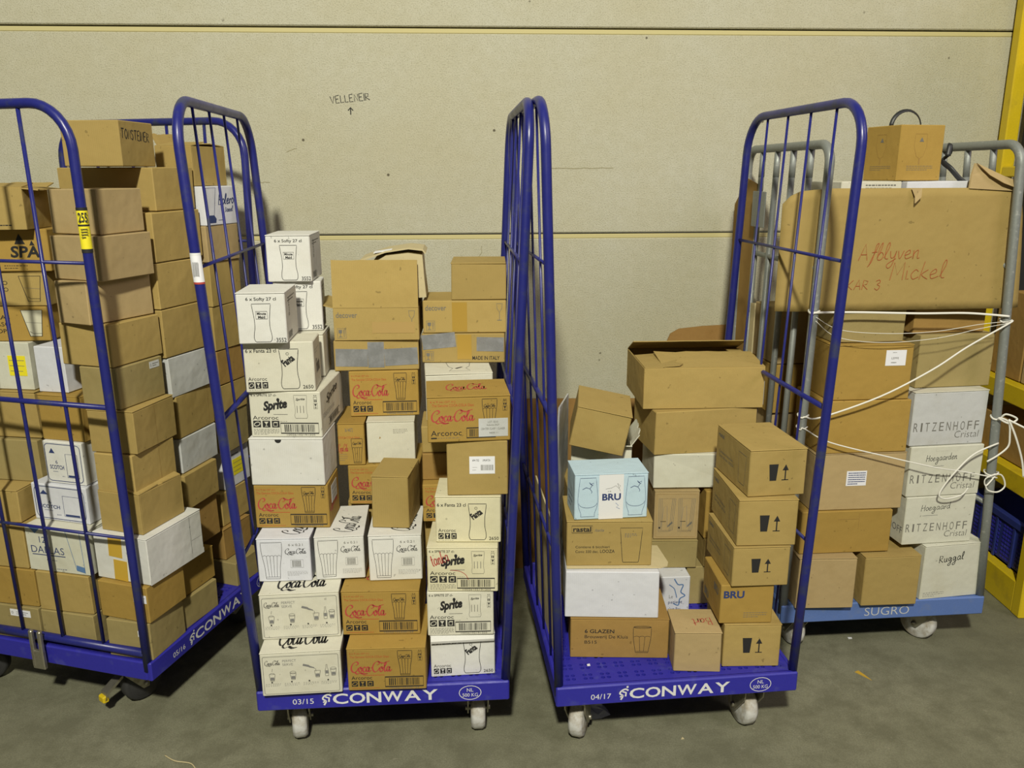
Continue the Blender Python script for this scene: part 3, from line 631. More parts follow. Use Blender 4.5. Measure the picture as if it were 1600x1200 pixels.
# ------------------------------------------------------------------ cartons
G = {
'A00':(-1.1589,2.2087,0.2258,-0.2273,0.1528,0.1650,0.1234),
'A0':(-1.1665,2.2177,0.3501,-0.2955,0.1807,0.1650,0.1178),
'AW':(-1.1633,2.2333,0.4689,-0.3148,0.1990,0.2400,0.1491),
'A1t':(-1.1599,2.2537,0.6190,-0.3026,0.1507,0.1839,0.1227),
'A1':(-1.1648,2.2607,0.7427,-0.2608,0.1339,0.1884,0.1178),
'A2':(-1.1611,2.2682,0.8615,-0.2033,0.1538,0.1964,0.1307),
'A3':(-1.1858,2.2823,0.9932,-0.2905,0.1340,0.1890,0.1222),
'A4':(-1.2179,2.2954,1.1164,-0.3127,0.1816,0.2015,0.1240),
'A5':(-1.2313,2.2803,1.2413,-0.4239,0.1293,0.2217,0.1212),
'A6':(-1.2105,2.2930,1.3635,-0.3635,0.1789,0.1907,0.1239),
'A7':(-1.2153,2.3240,1.4884,-0.3306,0.1783,0.1650,0.1234),
'F00':(-1.3815,2.2809,0.2258,-0.2387,0.1946,0.2200,0.1113),
'F0':(-1.3802,2.2842,0.3381,-0.2087,0.1902,0.2200,0.1294),
'FD':(-1.3831,2.2898,0.4685,-0.2246,0.2240,0.2200,0.1473),
'FS2':(-1.3826,2.3368,0.6168,-0.2691,0.2058,0.1800,0.1184),
'FS1':(-1.3573,2.3448,0.7363,-0.2564,0.1441,0.1800,0.1351),
'FO':(-1.3523,2.3555,0.8724,-0.2416,0.1591,0.1800,0.1413),
'FW2':(-1.3819,2.3879,1.0147,-0.2403,0.1068,0.1800,0.1408),
'FG2':(-1.5102,2.4650,1.1565,0.0340,0.1970,0.1600,0.1065),
'FG1':(-1.5034,2.4688,1.2640,0.0140,0.2000,0.1600,0.1043),
'FP2':(-1.4758,2.4614,1.3693,0.0340,0.1985,0.1600,0.1248),
'FP1':(-1.4681,2.4119,1.4951,0.0840,0.1283,0.1600,0.1187),
'G00':(-1.5713,2.3216,0.2258,-0.2363,0.1910,0.2200,0.1140),
'G0':(-1.5686,2.3276,0.3408,-0.2012,0.1868,0.2200,0.1266),
'G1':(-1.5813,2.3325,0.4683,-0.1894,0.1764,0.2200,0.1389),
'G2':(-1.5914,2.3543,0.6082,-0.1326,0.1567,0.2200,0.1079),
'G3':(-1.5696,2.4283,0.7171,-0.1448,0.2004,0.2000,0.1359),
'G4':(-1.5712,2.4454,0.8541,-0.1738,0.2186,0.2000,0.1507),
'GW1':(-1.5707,2.4601,1.0057,-0.1396,0.1998,0.2000,0.1500),
'C00':(-1.1494,2.3822,0.2258,-0.3184,0.1910,0.1800,0.1011),
'C0':(-1.1532,2.3967,0.3279,-0.3078,0.1869,0.1800,0.1121),
'C1':(-1.1445,2.4911,0.5944,-0.2359,0.1963,0.1800,0.1184),
'CW2':(-1.1514,2.5079,0.7138,-0.2396,0.1886,0.2000,0.1157),
'C2':(-1.1510,2.5098,0.8305,-0.2181,0.1908,0.2000,0.1391),
'CW1':(-1.1525,2.5016,0.9705,-0.2818,0.1861,0.2000,0.1275),
'C3':(-1.1539,2.4944,1.0990,-0.2840,0.1872,0.2000,0.1510),
'C4':(-1.1558,2.4937,1.2511,-0.2810,0.1859,0.2000,0.1399),
'C5':(-1.1543,2.4970,1.3920,-0.2642,0.1865,0.2300,0.1486),
'C6':(-1.2411,2.5780,1.5416,-0.2997,0.3610,0.1800,0.1299),
'C7':(-1.2006,2.4392,1.6725,-0.0862,0.1779,0.1900,0.1278),
'E00':(-1.0683,2.6832,0.2258,-0.3497,0.1921,0.1500,0.0886),
'E0':(-1.1040,2.7050,0.3154,-0.3332,0.1776,0.1500,0.1159),
'E1':(-1.1045,2.7267,0.4323,-0.3068,0.1634,0.1500,0.1225),
'EW':(-1.0920,2.7585,0.5558,-0.2686,0.1559,0.1500,0.1426),
'E2':(-1.0751,2.7452,0.6994,-0.2648,0.1483,0.1500,0.1417),
'E3':(-1.0719,2.7404,0.8421,-0.2658,0.1524,0.1500,0.1038),
'E4':(-1.0704,2.7352,0.9470,-0.2713,0.1481,0.1500,0.1203),
'E5':(-1.0721,2.7313,1.0683,-0.2976,0.1575,0.1700,0.1515),
'E6':(-1.0681,2.7295,1.2208,-0.2853,0.1522,0.1700,0.1447),
'E7':(-1.0614,2.7239,1.3665,-0.2947,0.1482,0.1700,0.1191),
'EB':(-1.0569,2.7243,1.4866,-0.2831,0.1454,0.1700,0.1254),
'E8':(-1.0859,2.7326,1.6130,-0.3048,0.1430,0.1700,0.1240),
'P0':(-0.5933,2.0250,0.2258,0.0884,0.2239,0.2400,0.1368),
'P1':(-0.6034,2.0909,0.3636,0.0929,0.2239,0.2100,0.1430),
'Q0':(-0.3569,2.0448,0.2258,0.0396,0.2233,0.2400,0.1353),
'Q1':(-0.3776,2.1110,0.3621,0.0245,0.2247,0.2100,0.1396),
'Pa':(-0.6567,2.1564,0.5076,0.0437,0.1538,0.2100,0.1355),
'Pb':(-0.4995,2.1704,0.5076,0.0961,0.1437,0.2238,0.1354),
'Pc':(-0.3390,2.1714,0.5026,0.0699,0.1545,0.2100,0.1433),
'P3':(-0.6425,2.2251,0.6441,0.0075,0.2178,0.1466,0.1338),
'P4':(-0.6458,2.2203,0.7790,-0.0132,0.2147,0.1593,0.1423),
'P5':(-0.6425,2.2312,0.9222,-0.0209,0.2055,0.2719,0.1333),
'P6':(-0.6486,2.2272,1.0566,0.0932,0.1939,0.1258,0.1429),
'P7':(-0.6783,2.1973,1.2005,0.0848,0.1329,0.1772,0.1410),
'P8':(-0.6410,2.3955,1.0566,0.0781,0.1586,0.1445,0.1324),
'P9':(-0.6410,2.4430,1.1900,0.1460,0.1427,0.1200,0.1491),
'P10':(-0.6559,2.4273,1.3401,0.0627,0.1310,0.1837,0.1378),
'Q2':(-0.3539,2.2155,0.6470,-0.0922,0.1122,0.1585,0.1607),
'Qk':(-0.4010,2.4040,0.6430,0.0104,0.2237,0.2200,0.1294),
'Qw':(-0.3766,2.4252,0.7734,0.0749,0.1501,0.2200,0.1357),
'Qn':(-0.4960,2.4032,0.7734,0.0603,0.0841,0.2000,0.1357),
'Q4':(-0.4000,2.4790,0.9102,0.0729,0.2176,0.2200,0.1458),
'Qd':(-0.4194,2.4816,1.0570,0.0818,0.2631,0.2000,0.0959),
'Qe':(-0.4146,2.4746,1.1539,0.0398,0.2618,0.2000,0.1005),
'R0':(-0.1449,2.1128,0.2258,0.0948,0.1888,0.2100,0.1364),
'R1':(-0.1490,2.1044,0.3632,0.0384,0.1916,0.2100,0.1383),
'R2':(-0.1406,2.1026,0.5026,-0.0003,0.2007,0.2100,0.1370),
'R3':(-0.1245,2.1313,0.6406,-0.0068,0.1858,0.1450,0.1392),
'R4':(-0.0966,2.1382,0.7808,0.0329,0.1707,0.1400,0.1586),
'R5':(-0.1170,2.1298,0.9404,0.1054,0.2285,0.1800,0.1296),
'Rk':(-0.1609,2.2797,0.6406,0.0646,0.2138,0.1700,0.1183),
'R6':(-0.1574,2.3783,0.9270,0.1200,0.2033,0.1686,0.1452),
'Ri':(-0.1525,2.5147,1.0732,-0.0074,0.2617,0.2000,0.0934),
'Re':(-0.1467,2.5185,1.1676,0.0293,0.2611,0.2000,0.1019),
'Rt':(-0.1024,2.5230,1.2705,0.0230,0.1713,0.2000,0.1145),
'S0':(0.3213,2.2002,0.2258,-0.0250,0.2979,0.2200,0.1330),
'S1':(0.2963,2.2059,0.3597,-0.0298,0.2819,0.2000,0.1495),
'S2':(0.2871,2.2364,0.5138,0.0027,0.2564,0.2000,0.1435),
'S3':(0.2911,2.2519,0.6583,0.1004,0.2215,0.1264,0.1426),
'S5':(0.2879,2.5096,0.6548,-0.0880,0.1973,0.2000,0.1446),
'V0':(0.7065,2.1535,0.2258,0.0156,0.1720,0.2000,0.1402),
'V1':(0.6834,2.1586,0.3670,0.0297,0.1581,0.1877,0.1241),
'V2':(0.7138,2.1495,0.4920,0.0590,0.1682,0.2488,0.1240),
'V3':(0.7240,2.1535,0.6170,0.0351,0.1728,0.2642,0.1412),
'V4':(0.7495,2.1784,0.7592,0.1267,0.1708,0.2503,0.1400),
'U0':(0.5406,2.1268,0.2258,-0.0162,0.1403,0.1335,0.1303),
'T5':(0.5323,2.4514,0.2258,0.0680,0.1109,0.2000,0.1380),
'T5b':(0.6420,2.5234,0.2258,0.0700,0.1099,0.2000,0.1380),
'T4':(0.5330,2.5108,0.3650,0.0110,0.1705,0.2200,0.1006),
'T4b':(0.6712,2.5185,0.3650,0.0926,0.0611,0.2000,0.1006),
'T3':(0.5431,2.5200,0.4666,0.0121,0.1508,0.2200,0.1716),
'T3b':(0.6826,2.5254,0.4666,0.0879,0.0898,0.2200,0.1696),
'T2':(0.6108,2.5351,0.6412,0.0179,0.3018,0.2200,0.1169),
'T1':(0.6330,2.5521,0.7590,0.1717,0.3485,0.2200,0.1477),
'T0':(0.6207,2.5618,0.9077,0.0380,0.3952,0.3100,0.1345),
'X0':(1.0630,2.5219,0.2069,0.0244,0.1993,0.2000,0.1870),
'X1':(1.2914,2.5418,0.2069,0.0757,0.1996,0.2000,0.1837),
'X2':(1.5254,2.5939,0.2069,0.1667,0.2272,0.1400,0.2030),
'Y0':(1.1280,2.5600,0.3949,0.0733,0.3174,0.2000,0.1531),
'Y1':(1.1567,2.5696,0.5490,0.0757,0.3172,0.2000,0.2008),
'Y2':(1.1576,2.5700,0.7508,0.0757,0.3044,0.2000,0.1787),
'Y3':(1.1624,2.5767,0.9305,0.0757,0.2733,0.2000,0.1833),
'Y4':(1.1550,2.6091,1.1148,0.0604,0.2389,0.2000,0.1133),
'Z4':(1.4597,2.5995,0.4109,0.1302,0.2576,0.1600,0.1741),
'Z3':(1.4587,2.6012,0.5860,0.1251,0.2664,0.1600,0.1780),
'Z2':(1.4519,2.6068,0.7650,0.1404,0.2692,0.1600,0.1867),
'Z1':(1.4738,2.6569,0.9527,0.1474,0.2724,0.1600,0.1794),
'Z0':(1.4496,2.6776,1.1331,0.1496,0.2613,0.1600,0.0867),
'HC':(1.2889,2.6788,1.6230,0.2212,0.1610,0.1691,0.1703),
'Rb0':(-0.1632,2.3155,0.7599,0.0607,0.2130,0.1700,0.0821),
'Rb1':(-0.1636,2.3215,0.8429,0.0607,0.2130,0.1700,0.0821),
'Qh0':(-0.4169,2.4449,0.2258,0.0507,0.2400,0.2200,0.1375),
'Qh1':(-0.4110,2.4453,0.3643,0.0707,0.2400,0.2200,0.1375),
'Qh2':(-0.4050,2.4458,0.5028,0.0907,0.2400,0.2200,0.1375),
'Rh0':(-0.1630,2.3276,0.2258,0.0857,0.2100,0.1900,0.1370),
'Rh1':(-0.1630,2.3276,0.3638,0.0707,0.2100,0.1900,0.1370),
'Rh2':(-0.1630,2.3276,0.5018,0.0557,0.2100,0.1900,0.1370),
'Sh0':(0.2859,2.5056,0.2258,0.1061,0.2100,0.2000,0.1420),
'Sh1':(0.2859,2.5056,0.3688,0.0761,0.2100,0.2000,0.1420),
'Sh2':(0.2859,2.5056,0.5118,0.0461,0.2100,0.2000,0.1420),
'C0b':(-1.1528,2.4872,0.4410,-0.2760,0.1700,0.1900,0.1524),
'W0':(1.0623,2.8859,0.2069,0.0457,0.2600,0.2000,0.2000),
'W1':(1.0712,2.8766,0.4079,0.0657,0.2600,0.2000,0.1900),
'W2':(1.0783,2.8873,0.5989,0.0857,0.2600,0.2000,0.2000),
'W3':(1.0632,2.8760,0.7999,0.1057,0.2600,0.2000,0.1800),
'W4':(1.0703,2.8866,0.9809,0.1257,0.2600,0.2000,0.2000),
'N0':(1.4045,2.8752,0.2069,0.1257,0.2800,0.2200,0.2000),
'N1':(1.3985,2.8747,0.4079,0.1057,0.2800,0.2200,0.2000),
'N2':(1.4045,2.8752,0.6089,0.0857,0.2800,0.2200,0.1900),
'N3':(1.3985,2.8747,0.7999,0.0657,0.2800,0.2200,0.2000),
'N4':(1.4045,2.8752,1.0009,0.0457,0.2800,0.2200,0.1800),
'H0':(1.1543,2.6329,1.2291,0.0857,0.3000,0.2400,0.1759),
'H1':(1.4515,2.6785,1.2209,0.0957,0.2500,0.2400,0.1841),
'K0':(1.1286,2.6407,1.4060,0.0857,0.2000,0.2200,0.2160),
'K1':(1.3582,2.6554,1.4060,0.0957,0.2400,0.2200,0.2160),
}
BOXES = {}
def front_pen(mb, w, d, h): return Pen(mb, (-w / 2, 0, 0), (1, 0, 0), (0, 0, 1), (0, -1, 0), w, h)
def right_pen(mb, w, d, h): return Pen(mb, (w / 2, 0, 0), (0, 1, 0), (0, 0, 1), (1, 0, 0), d, h)
def left_pen(mb, w, d, h): return Pen(mb, (-w / 2, d, 0), (0, -1, 0), (0, 0, 1), (-1, 0, 0), d, h)
def top_pen(mb, w, d, h): return Pen(mb, (-w / 2, 0, h), (1, 0, 0), (0, 1, 0), (0, 0, 1), w, d)
def sheet_tag(root, x, z, w, h, mat, printer, name='shipping_label', lab=None, face='front', dims=None, tilt=0.0):
    """a paper sticker on a carton's front or right side"""
    W, D, H = dims; mb = MB(); t = .0009
    if face == 'front': O = Vector((-W / 2 + x * W, 0, z * H)); u = Vector((1, 0, 0)); n = Vector((0, -1, 0)); LW = W
    else: O = Vector((W / 2, x * D, z * H)); u = Vector((0, 1, 0)); n = Vector((1, 0, 0)); LW = D
    u2 = u * math.cos(tilt) + Vector((0, 0, 1)) * math.sin(tilt); v2 = Vector((0, 0, 1)) * math.cos(tilt) - u * math.sin(tilt)
    p = Pen(mb, O, u2, v2, n, w * LW, h * H, t); p.rect(0, 0, 1, 1, mat)
    q = Pen(mb, O, u2, v2, n, w * LW, h * H, .0001); q.rect(0, 0, 1, 1, mat)
    for a, b in (((0, 0), (1, 0)), ((1, 0), (1, 1)), ((1, 1), (0, 1)), ((0, 1), (0, 0))):
        A, B = u2 * (a[0] * w * LW) + v2 * (a[1] * h * H) + O, u2 * (b[0] * w * LW) + v2 * (b[1] * h * H) + O
        mb.add([A + n * .0001, B + n * .0001, B + n * t, A + n * t], [(0, 1, 2, 3)], mat)
    if printer: printer(Pen(mb, O, u2, v2, n, w * LW, h * H, t + .0004))
    return child(mb, name, root, lab)
def carton(key, label, mat, group, front=None, right=None, left=None, top=None, flap=False, flap_mat=None, tags=(), name='cardboard_box', jit=.0016, cat='cardboard box'):
    x, y, z, a, w, d, h = G[key]; mb = MB(); t = .003 if flap else 0
    w -= .003; h -= .0006
    if front or right or left or tags or (top and not flap) or key in ('Qd', 'Ri', 'AW'): jit = 0
    mb.box(-w / 2, w / 2, 0, d, 0, h - t - (.0006 if flap else 0), mat, .0024, jit)
    if front: front(front_pen(mb, w, d, h - t))
    if right: right(right_pen(mb, w, d, h - t))
    if left: left(left_pen(mb, w, d, h - t))
    if top and not flap: top(top_pen(mb, w, d, h))
    o = tag(mb.build(name, None, (x, y, z), a), label, cat, group)
    if flap:
        fm = MB(); fm.box(-w / 2 - .0005, w / 2 + .0005, -.0012, d, h - t, h, flap_mat or mat, .0009)
        if top: top(top_pen(fm, w, d, h))
        child(fm, 'top_flap', o)
    for tg in tags: sheet_tag(o, *tg[:5], *(tg[5:6] or (None,)), dims=(w, d, h), **(tg[6] if len(tg) > 6 else {}))
    BOXES[key] = o; return o
def open_carton(key, label, mat, group, flaps, front=None, tags=(), inside=None, name='open_cardboard_box'):
    """four walls and a bottom; flaps = (side, length, angle from upright outward, span0, span1)"""
    x, y, z, a, w, d, h = G[key]; mb = MB(); t = .004; w -= .003
    mb.box(-w / 2, w / 2, 0, t, 0, h, mat, .001); mb.box(-w / 2, w / 2, d - t, d, 0, h, mat, .001)
    mb.box(-w / 2, -w / 2 + t, t, d - t, 0, h, mat, .001); mb.box(w / 2 - t, w / 2, t, d - t, 0, h, mat, .001); mb.box(-w / 2 + t, w / 2 - t, t, d - t, 0, t, mat)
    if front: front(front_pen(mb, w, d, h))
    o = tag(mb.build(name, None, (x, y, z), a), label, 'cardboard box', group)
    for side, L, ang, s0, s1, tear in flaps:
        fm = MB(); c, s = math.cos(math.radians(ang)), math.sin(math.radians(ang))
        base = {'F': lambda u: Vector((-w / 2 + u * w, .002, h)), 'B': lambda u: Vector((-w / 2 + u * w, d - .002, h)), 'L': lambda u: Vector((-w / 2 + .002, u * d, h)), 'R': lambda u: Vector((w / 2 - .002, u * d, h))}[side]
        out = {'F': Vector((0, -1, 0)), 'B': Vector((0, 1, 0)), 'L': Vector((-1, 0, 0)), 'R': Vector((1, 0, 0))}[side]
        up = out * s + Vector((0, 0, 1)) * c; nn = (out * c - Vector((0, 0, 1)) * s) * .003; n = 9; rnd = random.Random(len(key) + ord(side))
        top = [base(s0 + (s1 - s0) * k / n) + up * (L - (rnd.uniform(0, tear) if tear else 0)) for k in range(n + 1)]; bot = [base(s0 + (s1 - s0) * k / n) for k in range(n + 1)]
        v = bot + top + [q + nn for q in bot] + [q + nn for q in top]; m = n + 1; f = []
        for k in range(n): f += [(k, k + 1, m + k + 1, m + k), (2 * m + k, 3 * m + k, 3 * m + k + 1, 2 * m + k + 1), (m + k, m + k + 1, 3 * m + k + 1, 3 * m + k), (k, 2 * m + k, 2 * m + k + 1, k + 1)]
        f += [(0, m, 3 * m, 2 * m), (n, 2 * m + n, 3 * m + n, m + n)]
        fm.add(v, f, mat); child(fm, 'flap', o)
    for tg in tags: sheet_tag(o, *tg[:5], *(tg[5:6] or (None,)), dims=(w, d, h), **(tg[6] if len(tg) > 6 else {}))
    BOXES[key] = o; return o
def L_small(p): p.text('o', .06, .3, .1, .4, 'grey_ink'); p.lines(.3, .2, .6, .6, 2, 'faint_ink', .002)
def L_rows(n, mat='faint_ink', t=.0018): return lambda p: p.lines(.08, .1, .84, .8, n, mat, t)
def seam(x, mat='brown'): return lambda p: p.rect(x, .01, .004, .98, mat)
def both(*fs): return lambda p: [f(p) for f in fs]

g1 = 'cartons packed on the left blue trolley'
SMALLTAG = lambda x, z, w=.16, h=.16: (x, z, w, h, 'paper', L_small)
# corner column, from the deck up
carton('A00', 'plain brown carton in the bottom corner beside the clip end of the left trolley deck', 'olive', g1, tags=[SMALLTAG(.72, .62)])
carton('A0', 'dark tan carton with a small white sticker under the white carton taped in amber', 'orange', g1, tags=[SMALLTAG(.72, .56, .26, .22)])
o = carton('AW', 'wide white carton with two amber tape strips and a rippled grey side', 'white', g1, flap=True, right=lambda p: (p.rect(.0, .0, 1, .12, 'white'), p.rect(.78, .42, .2, .004, 'grey_ink'), p.rect(.77, .02, .005, .96, 'grey_ink')))
for z in (.52, .02): sheet_tag(o, .27 if z > .1 else .33, z, .25, .44, 'amber_tape', None, 'tape_strip', 'amber tape strip', dims=(.196, .24, .149), tilt=-.05)
open_carton('A1t', 'torn brown carton with a lifted top flap on the wide white carton', 'tan', g1, [('R', .055, -72, 0, 1, .02), ('F', .08, -86, 0, 1, 0), ('B', .08, -88, 0, 1, 0)])
carton('A1', 'tan carton on the torn open one, low in the corner column of the left trolley', 'tan', g1, right=seam(.62))
carton('A2', 'tan carton with a vertical crease, turned slightly out of the corner column', 'tan', g1, flap=True, right=seam(.5))
carton('A3', 'scuffed brown carton with a worn paper label at its upper right corner', 'olive', g1, tags=[(.70, .76, .22, .17, 'grey_white', L_small, dict(face='right'))])
carton('A4', 'tan carton just above the scuffed carton with the worn paper label', 'tan', g1, right=None)
carton('A5', 'brown carton standing turned inwards, third from the top of the corner column', 'pale', g1)
carton('A6', 'pinkish tan carton second from the top of the corner column behind the yellow sticker', 'pale', g1)
carton('A7', 'pinkish tan carton topping the corner column above the yellow numbered sticker', 'pale', g1)
# second column along the barred side
carton('F00', 'brown carton on the deck behind the grey steel clip of the left trolley', 'olive', g1)
carton('F0', 'pale tan carton directly under the white carton printed with a tall tumbler', 'tan', g1)
carton('FD', 'large off-white carton printed with a tall blue tumbler on the left trolley', 'linen', g1, front=art_dallas, flap=True, flap_mat='cream')
carton('FS2', 'lower of the two white blue-framed tumbler cartons on the left trolley', 'snow', g1, front=art_scotch)
carton('FS1', 'upper of the two white blue-framed tumbler cartons on the left trolley', 'white', g1, front=art_scotch)
carton('FO', 'ochre carton on top of the white blue-framed tumbler cartons', 'orange', g1, flap=True)
carton('FW2', 'plain bluish white carton under the carton with a pale glass drawing', 'snow', g1)
carton('FG2', 'brown carton printed with a pale filled glass at the left edge', 'orange', g1, front=lambda p: art_tumbler(p, ('GLAS', 'VASO', 'COPA'), True))
carton('FG1', 'brown carton printed with an empty outlined glass at the left edge', 'tan', g1, front=lambda p: art_tumbler(p, ('VIDRO', 'VETRO'), False), flap=True)
carton('FP2', 'ochre carton with bold black lettering behind the upper bar of the left trolley', 'orange', g1, front=art_spa)
open_carton('FP1', 'open brown carton with raised flaps topping the stack at the left edge', 'tan', g1, [('R', .05, 96, 0, 1, .01), ('B', .06, 76, 0, 1, .01), ('F', .075, -82, 0, 1, .006)], front=art_spa_small)
# left edge column
carton('G00', 'brown carton with a white sticker on the deck at the left edge of the photo', 'olive', g1, tags=[SMALLTAG(.44, .7, .4, .2)])
carton('G0', 'brown carton second from the deck at the left edge of the photo', 'orange', g1)
carton('G1', 'brown carton left of the off-white carton with the tall blue tumbler', 'tan', g1, flap=True)
carton('G2', 'small brown carton left of the lower white blue-framed tumbler carton', 'tan', g1, flap=True)
carton('G3', 'brown carton left of the upper white blue-framed tumbler carton', 'olive', g1)
carton('G4', 'brown carton under the white one with the yellow sticker at the left edge', 'tan', g1, flap=True)
carton('GW1', 'crumpled white carton with a square yellow sticker at the left edge', 'linen', g1, tags=[(.62, .30, .30, .42, 'yellow_label', L_rows(3))])
# middle column, seen by its right sides
carton('C00', 'brown carton on the deck in the second column along the lettered side', 'olive', g1)
carton('C0', 'brown carton shaded by the overhanging end of the wide white carton', 'orange', g1, flap=True)
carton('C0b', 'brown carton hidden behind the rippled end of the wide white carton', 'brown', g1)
carton('C1', 'brown carton with a bent corner resting behind the torn carton', 'tan', g1, right=seam(.06))
carton('CW2', 'lower pale grey carton in the second column along the lettered side', 'grey_white', g1)
carton('C2', 'creased brown carton wedged between the two pale grey cartons', 'tan', g1, right=seam(.85))
carton('CW1', 'upper pale grey carton in the second column along the lettered side', 'grey_white', g1)
carton('C3', 'tan carton standing on the upper pale grey carton', 'tan', g1)
carton('C4', 'tan carton next above the one standing on the pale grey carton', 'tan', g1)
carton('C5', 'tan carton behind the white sticker of the middle trolley, under the long carton', 'tan', g1)
carton('C6', 'long flat tan carton laid across the top of two columns', 'tan', g1)
carton('C7', 'tan carton with handwriting on its side, highest on the left trolley', 'tan', g1, right=lambda p: p.hand('TONSTEINER', .05, .62, .80, .22, 'black_ink', .0032, -.05, .05))
# far column
carton('E00', 'brown carton at the far end of the lettered deck side', 'olive', g1)
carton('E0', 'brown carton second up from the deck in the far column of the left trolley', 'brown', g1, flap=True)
carton('E1', 'brown carton under the white one with a square yellow sticker in the far column', 'tan', g1)
carton('EW', 'white carton with a square yellow sticker seen past the middle trolley post', 'snow', g1, tags=[(.30, .28, .42, .42, 'yellow_label', L_rows(3), dict(face='right'))], right=lambda p: p.lines(.25, .78, .5, .1, 1, 'navy_ink', .004))
carton('E2', 'brown carton just above the white one with a yellow sticker in the far column', 'olive', g1)
carton('E3', 'low brown carton behind the lower bar of the middle trolley left panel', 'tan', g1)
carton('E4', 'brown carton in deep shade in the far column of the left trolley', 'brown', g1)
carton('E5', 'brown carton four below the white carton with blue script', 'tan', g1)
carton('E6', 'brown carton behind the upper bar of the middle trolley left panel', 'tan', g1)
carton('E7', 'pinkish brown carton directly below the white carton with blue script', 'pale', g1)
carton('EB', 'white carton with a footed glass and blue script in the far column', 'snow', g1, right=art_bolero)
open_carton('E8', 'brown carton with a lifted flap topping the far column of the left trolley', 'tan', g1, [('F', .075, -80, 0, 1, .008), ('L', .05, 30, .1, .9, .006), ('B', .075, -84, 0, 1, 0)])

g2 = 'drink glass cartons on the middle trolley'
carton('P0', 'cream carton with serving drawings standing on the deck of the middle trolley', 'cream', g2, front=art_serve, top=art_serve_top, flap=True)
carton('P1', 'cream carton with serving drawings on top of an identical one', 'cream', g2, front=art_serve, top=art_serve_top, flap=True)
carton('Q0', 'brown carton with red script on the deck between two white cartons', 'orange', g2, front=art_coke, top=art_coke_top, flap=True)
carton('Q1', 'brown carton with red script under the row of three white glass cartons', 'orange', g2, front=art_coke, top=art_coke_top, flap=True)
carton('Pa', 'left one of three white cartons printed with a ribbed glass', 'snow', g2, front=art_six, top=art_six_top, flap=True)
carton('Pb', 'middle one of three white cartons printed with a ribbed glass', 'white', g2, front=art_six, top=art_six_top, flap=True)
carton('Pc', 'stained right one of three white cartons printed with a ribbed glass', 'white', g2, front=art_six, top=art_six_top, flap=True)
carton('P3', 'brown carton with red script under the blank white carton at the left', 'orange', g2, front=art_coke, right=lambda p: (p.coke(.1, .3, .7, .3, 'red_ink', 1.2)), tags=[(.3, .45, .5, .4, 'grey_white', L_rows(3), dict(face='right'))])
carton('P4', 'blank white carton with a notched lid in the left stack of the middle trolley', 'white', g2, flap=True, front=lambda p: p.poly([(.40 + .045 * math.cos(math.pi + a * .35), .995 + .07 * math.sin(math.pi + a * .35)) for a in range(10)], 'black_ink'))
carton('P5', 'white carton with bold slanted lettering and barcode above the blank white carton', 'cream', g2, front=lambda p: art_sprite(p, 'cream'), right=art_sprite_side)
carton('P6', 'cream carton with a wavy glass right under the nearest juice glass carton', 'cream', g2, front=lambda p: art_fanta(p, 'cream'), right=lambda p: (p.text('Fanta', .3, .3, .5, .3, 'faint_ink', 0, .03), p.lines(.2, .7, .6, .12, 2, 'faint_ink')))
carton('P7', 'white juice glass carton nearest the camera at the top of the left stack', 'white', g2, front=art_softy, right=art_softy_side, flap=True)
carton('P8', 'cream carton mostly hidden behind the wavy glass carton', 'cream', g2, flap=True)
carton('P9', 'white juice glass carton half hidden behind the nearest one', 'white', g2, front=art_softy, right=art_softy_side)
carton('P10', 'white juice glass carton on top, highest on the middle trolley', 'white', g2, front=art_softy, right=art_softy_side, flap=True)
carton('Q2', 'small plain tan carton standing on the right ribbed glass carton', 'tan', g2, flap=True, name='cardboard_box')
carton('Qk', 'brown carton with red script half hidden behind the small plain tan carton', 'orange', g2, front=art_coke)
carton('Qw', 'dirty blank cream carton behind the small plain tan carton', 'cream', g2, flap=True, front=lambda p: (p.lines(.55, .72, .3, .12, 3, 'faint_ink', .0014), p.poly([(.25, .6), (.29, .62), (.27, .66)], 'brown')))
carton('Qn', 'narrow end of a brown carton with red script beside the dirty cream carton', 'orange', g2, front=art_coke_narrow, flap=True)
carton('Q4', 'brown carton with red script under the carton wrapped in silver tape', 'orange', g2, front=art_coke)
o = carton('Qd', 'battered brown carton wrapped right across in silver duct tape', 'tan', g2, jit=.004)
W_, D_, H_ = G['Qd'][4:7]
sheet_tag(o, .02, .16, .375, .58, 'duct_tape', None, 'duct_tape_strip', 'silver tape strip', dims=(W_, D_, H_), tilt=-.03)
sheet_tag(o, .40, .10, .19, .84, 'duct_tape', None, 'duct_tape_strip', 'silver tape strip', dims=(W_, D_, H_ * 1.0), tilt=.0)
sheet_tag(o, .597, .14, .39, .56, 'duct_tape', None, 'duct_tape_strip', 'silver tape strip', dims=(W_, D_, H_), tilt=.04)
open_carton('Qe', 'open brown carton with its wide front flap standing upright', 'tan', g2, [('F', .145, -4, 0, 1, .002), ('L', .06, 75, .05, .95, .012), ('B', .07, -60, 0, 1, 0)], front=art_decover,
            tags=[(.45, .22, .50, .34, 'clear_tape', None, dict(name='tape_strip', lab='shiny clear tape'))])
oR = carton('R0', 'white carton with a wavy glass standing on the deck in the right stack', 'white', g2, front=lambda p: art_fanta(p, 'white'), flap=True)
mb = MB(); W_, D_, H_ = G['R0'][4:7]; mb.prism([(-.001, H_ - .001), (-.014, H_ - .012), (-.012, H_ - .020), (-.009, H_ - .020), (-.010, H_ - .013), (-.001, H_ - .005)], -W_ / 2 + .003, W_ / 2 - .004, 'white', 'x'); child(mb, 'front_lip', oR)
carton('R1', 'cream carton with slanted lettering in the right stack, without red handwriting', 'cream', g2, front=lambda p: art_sprite(p, 'cream'))
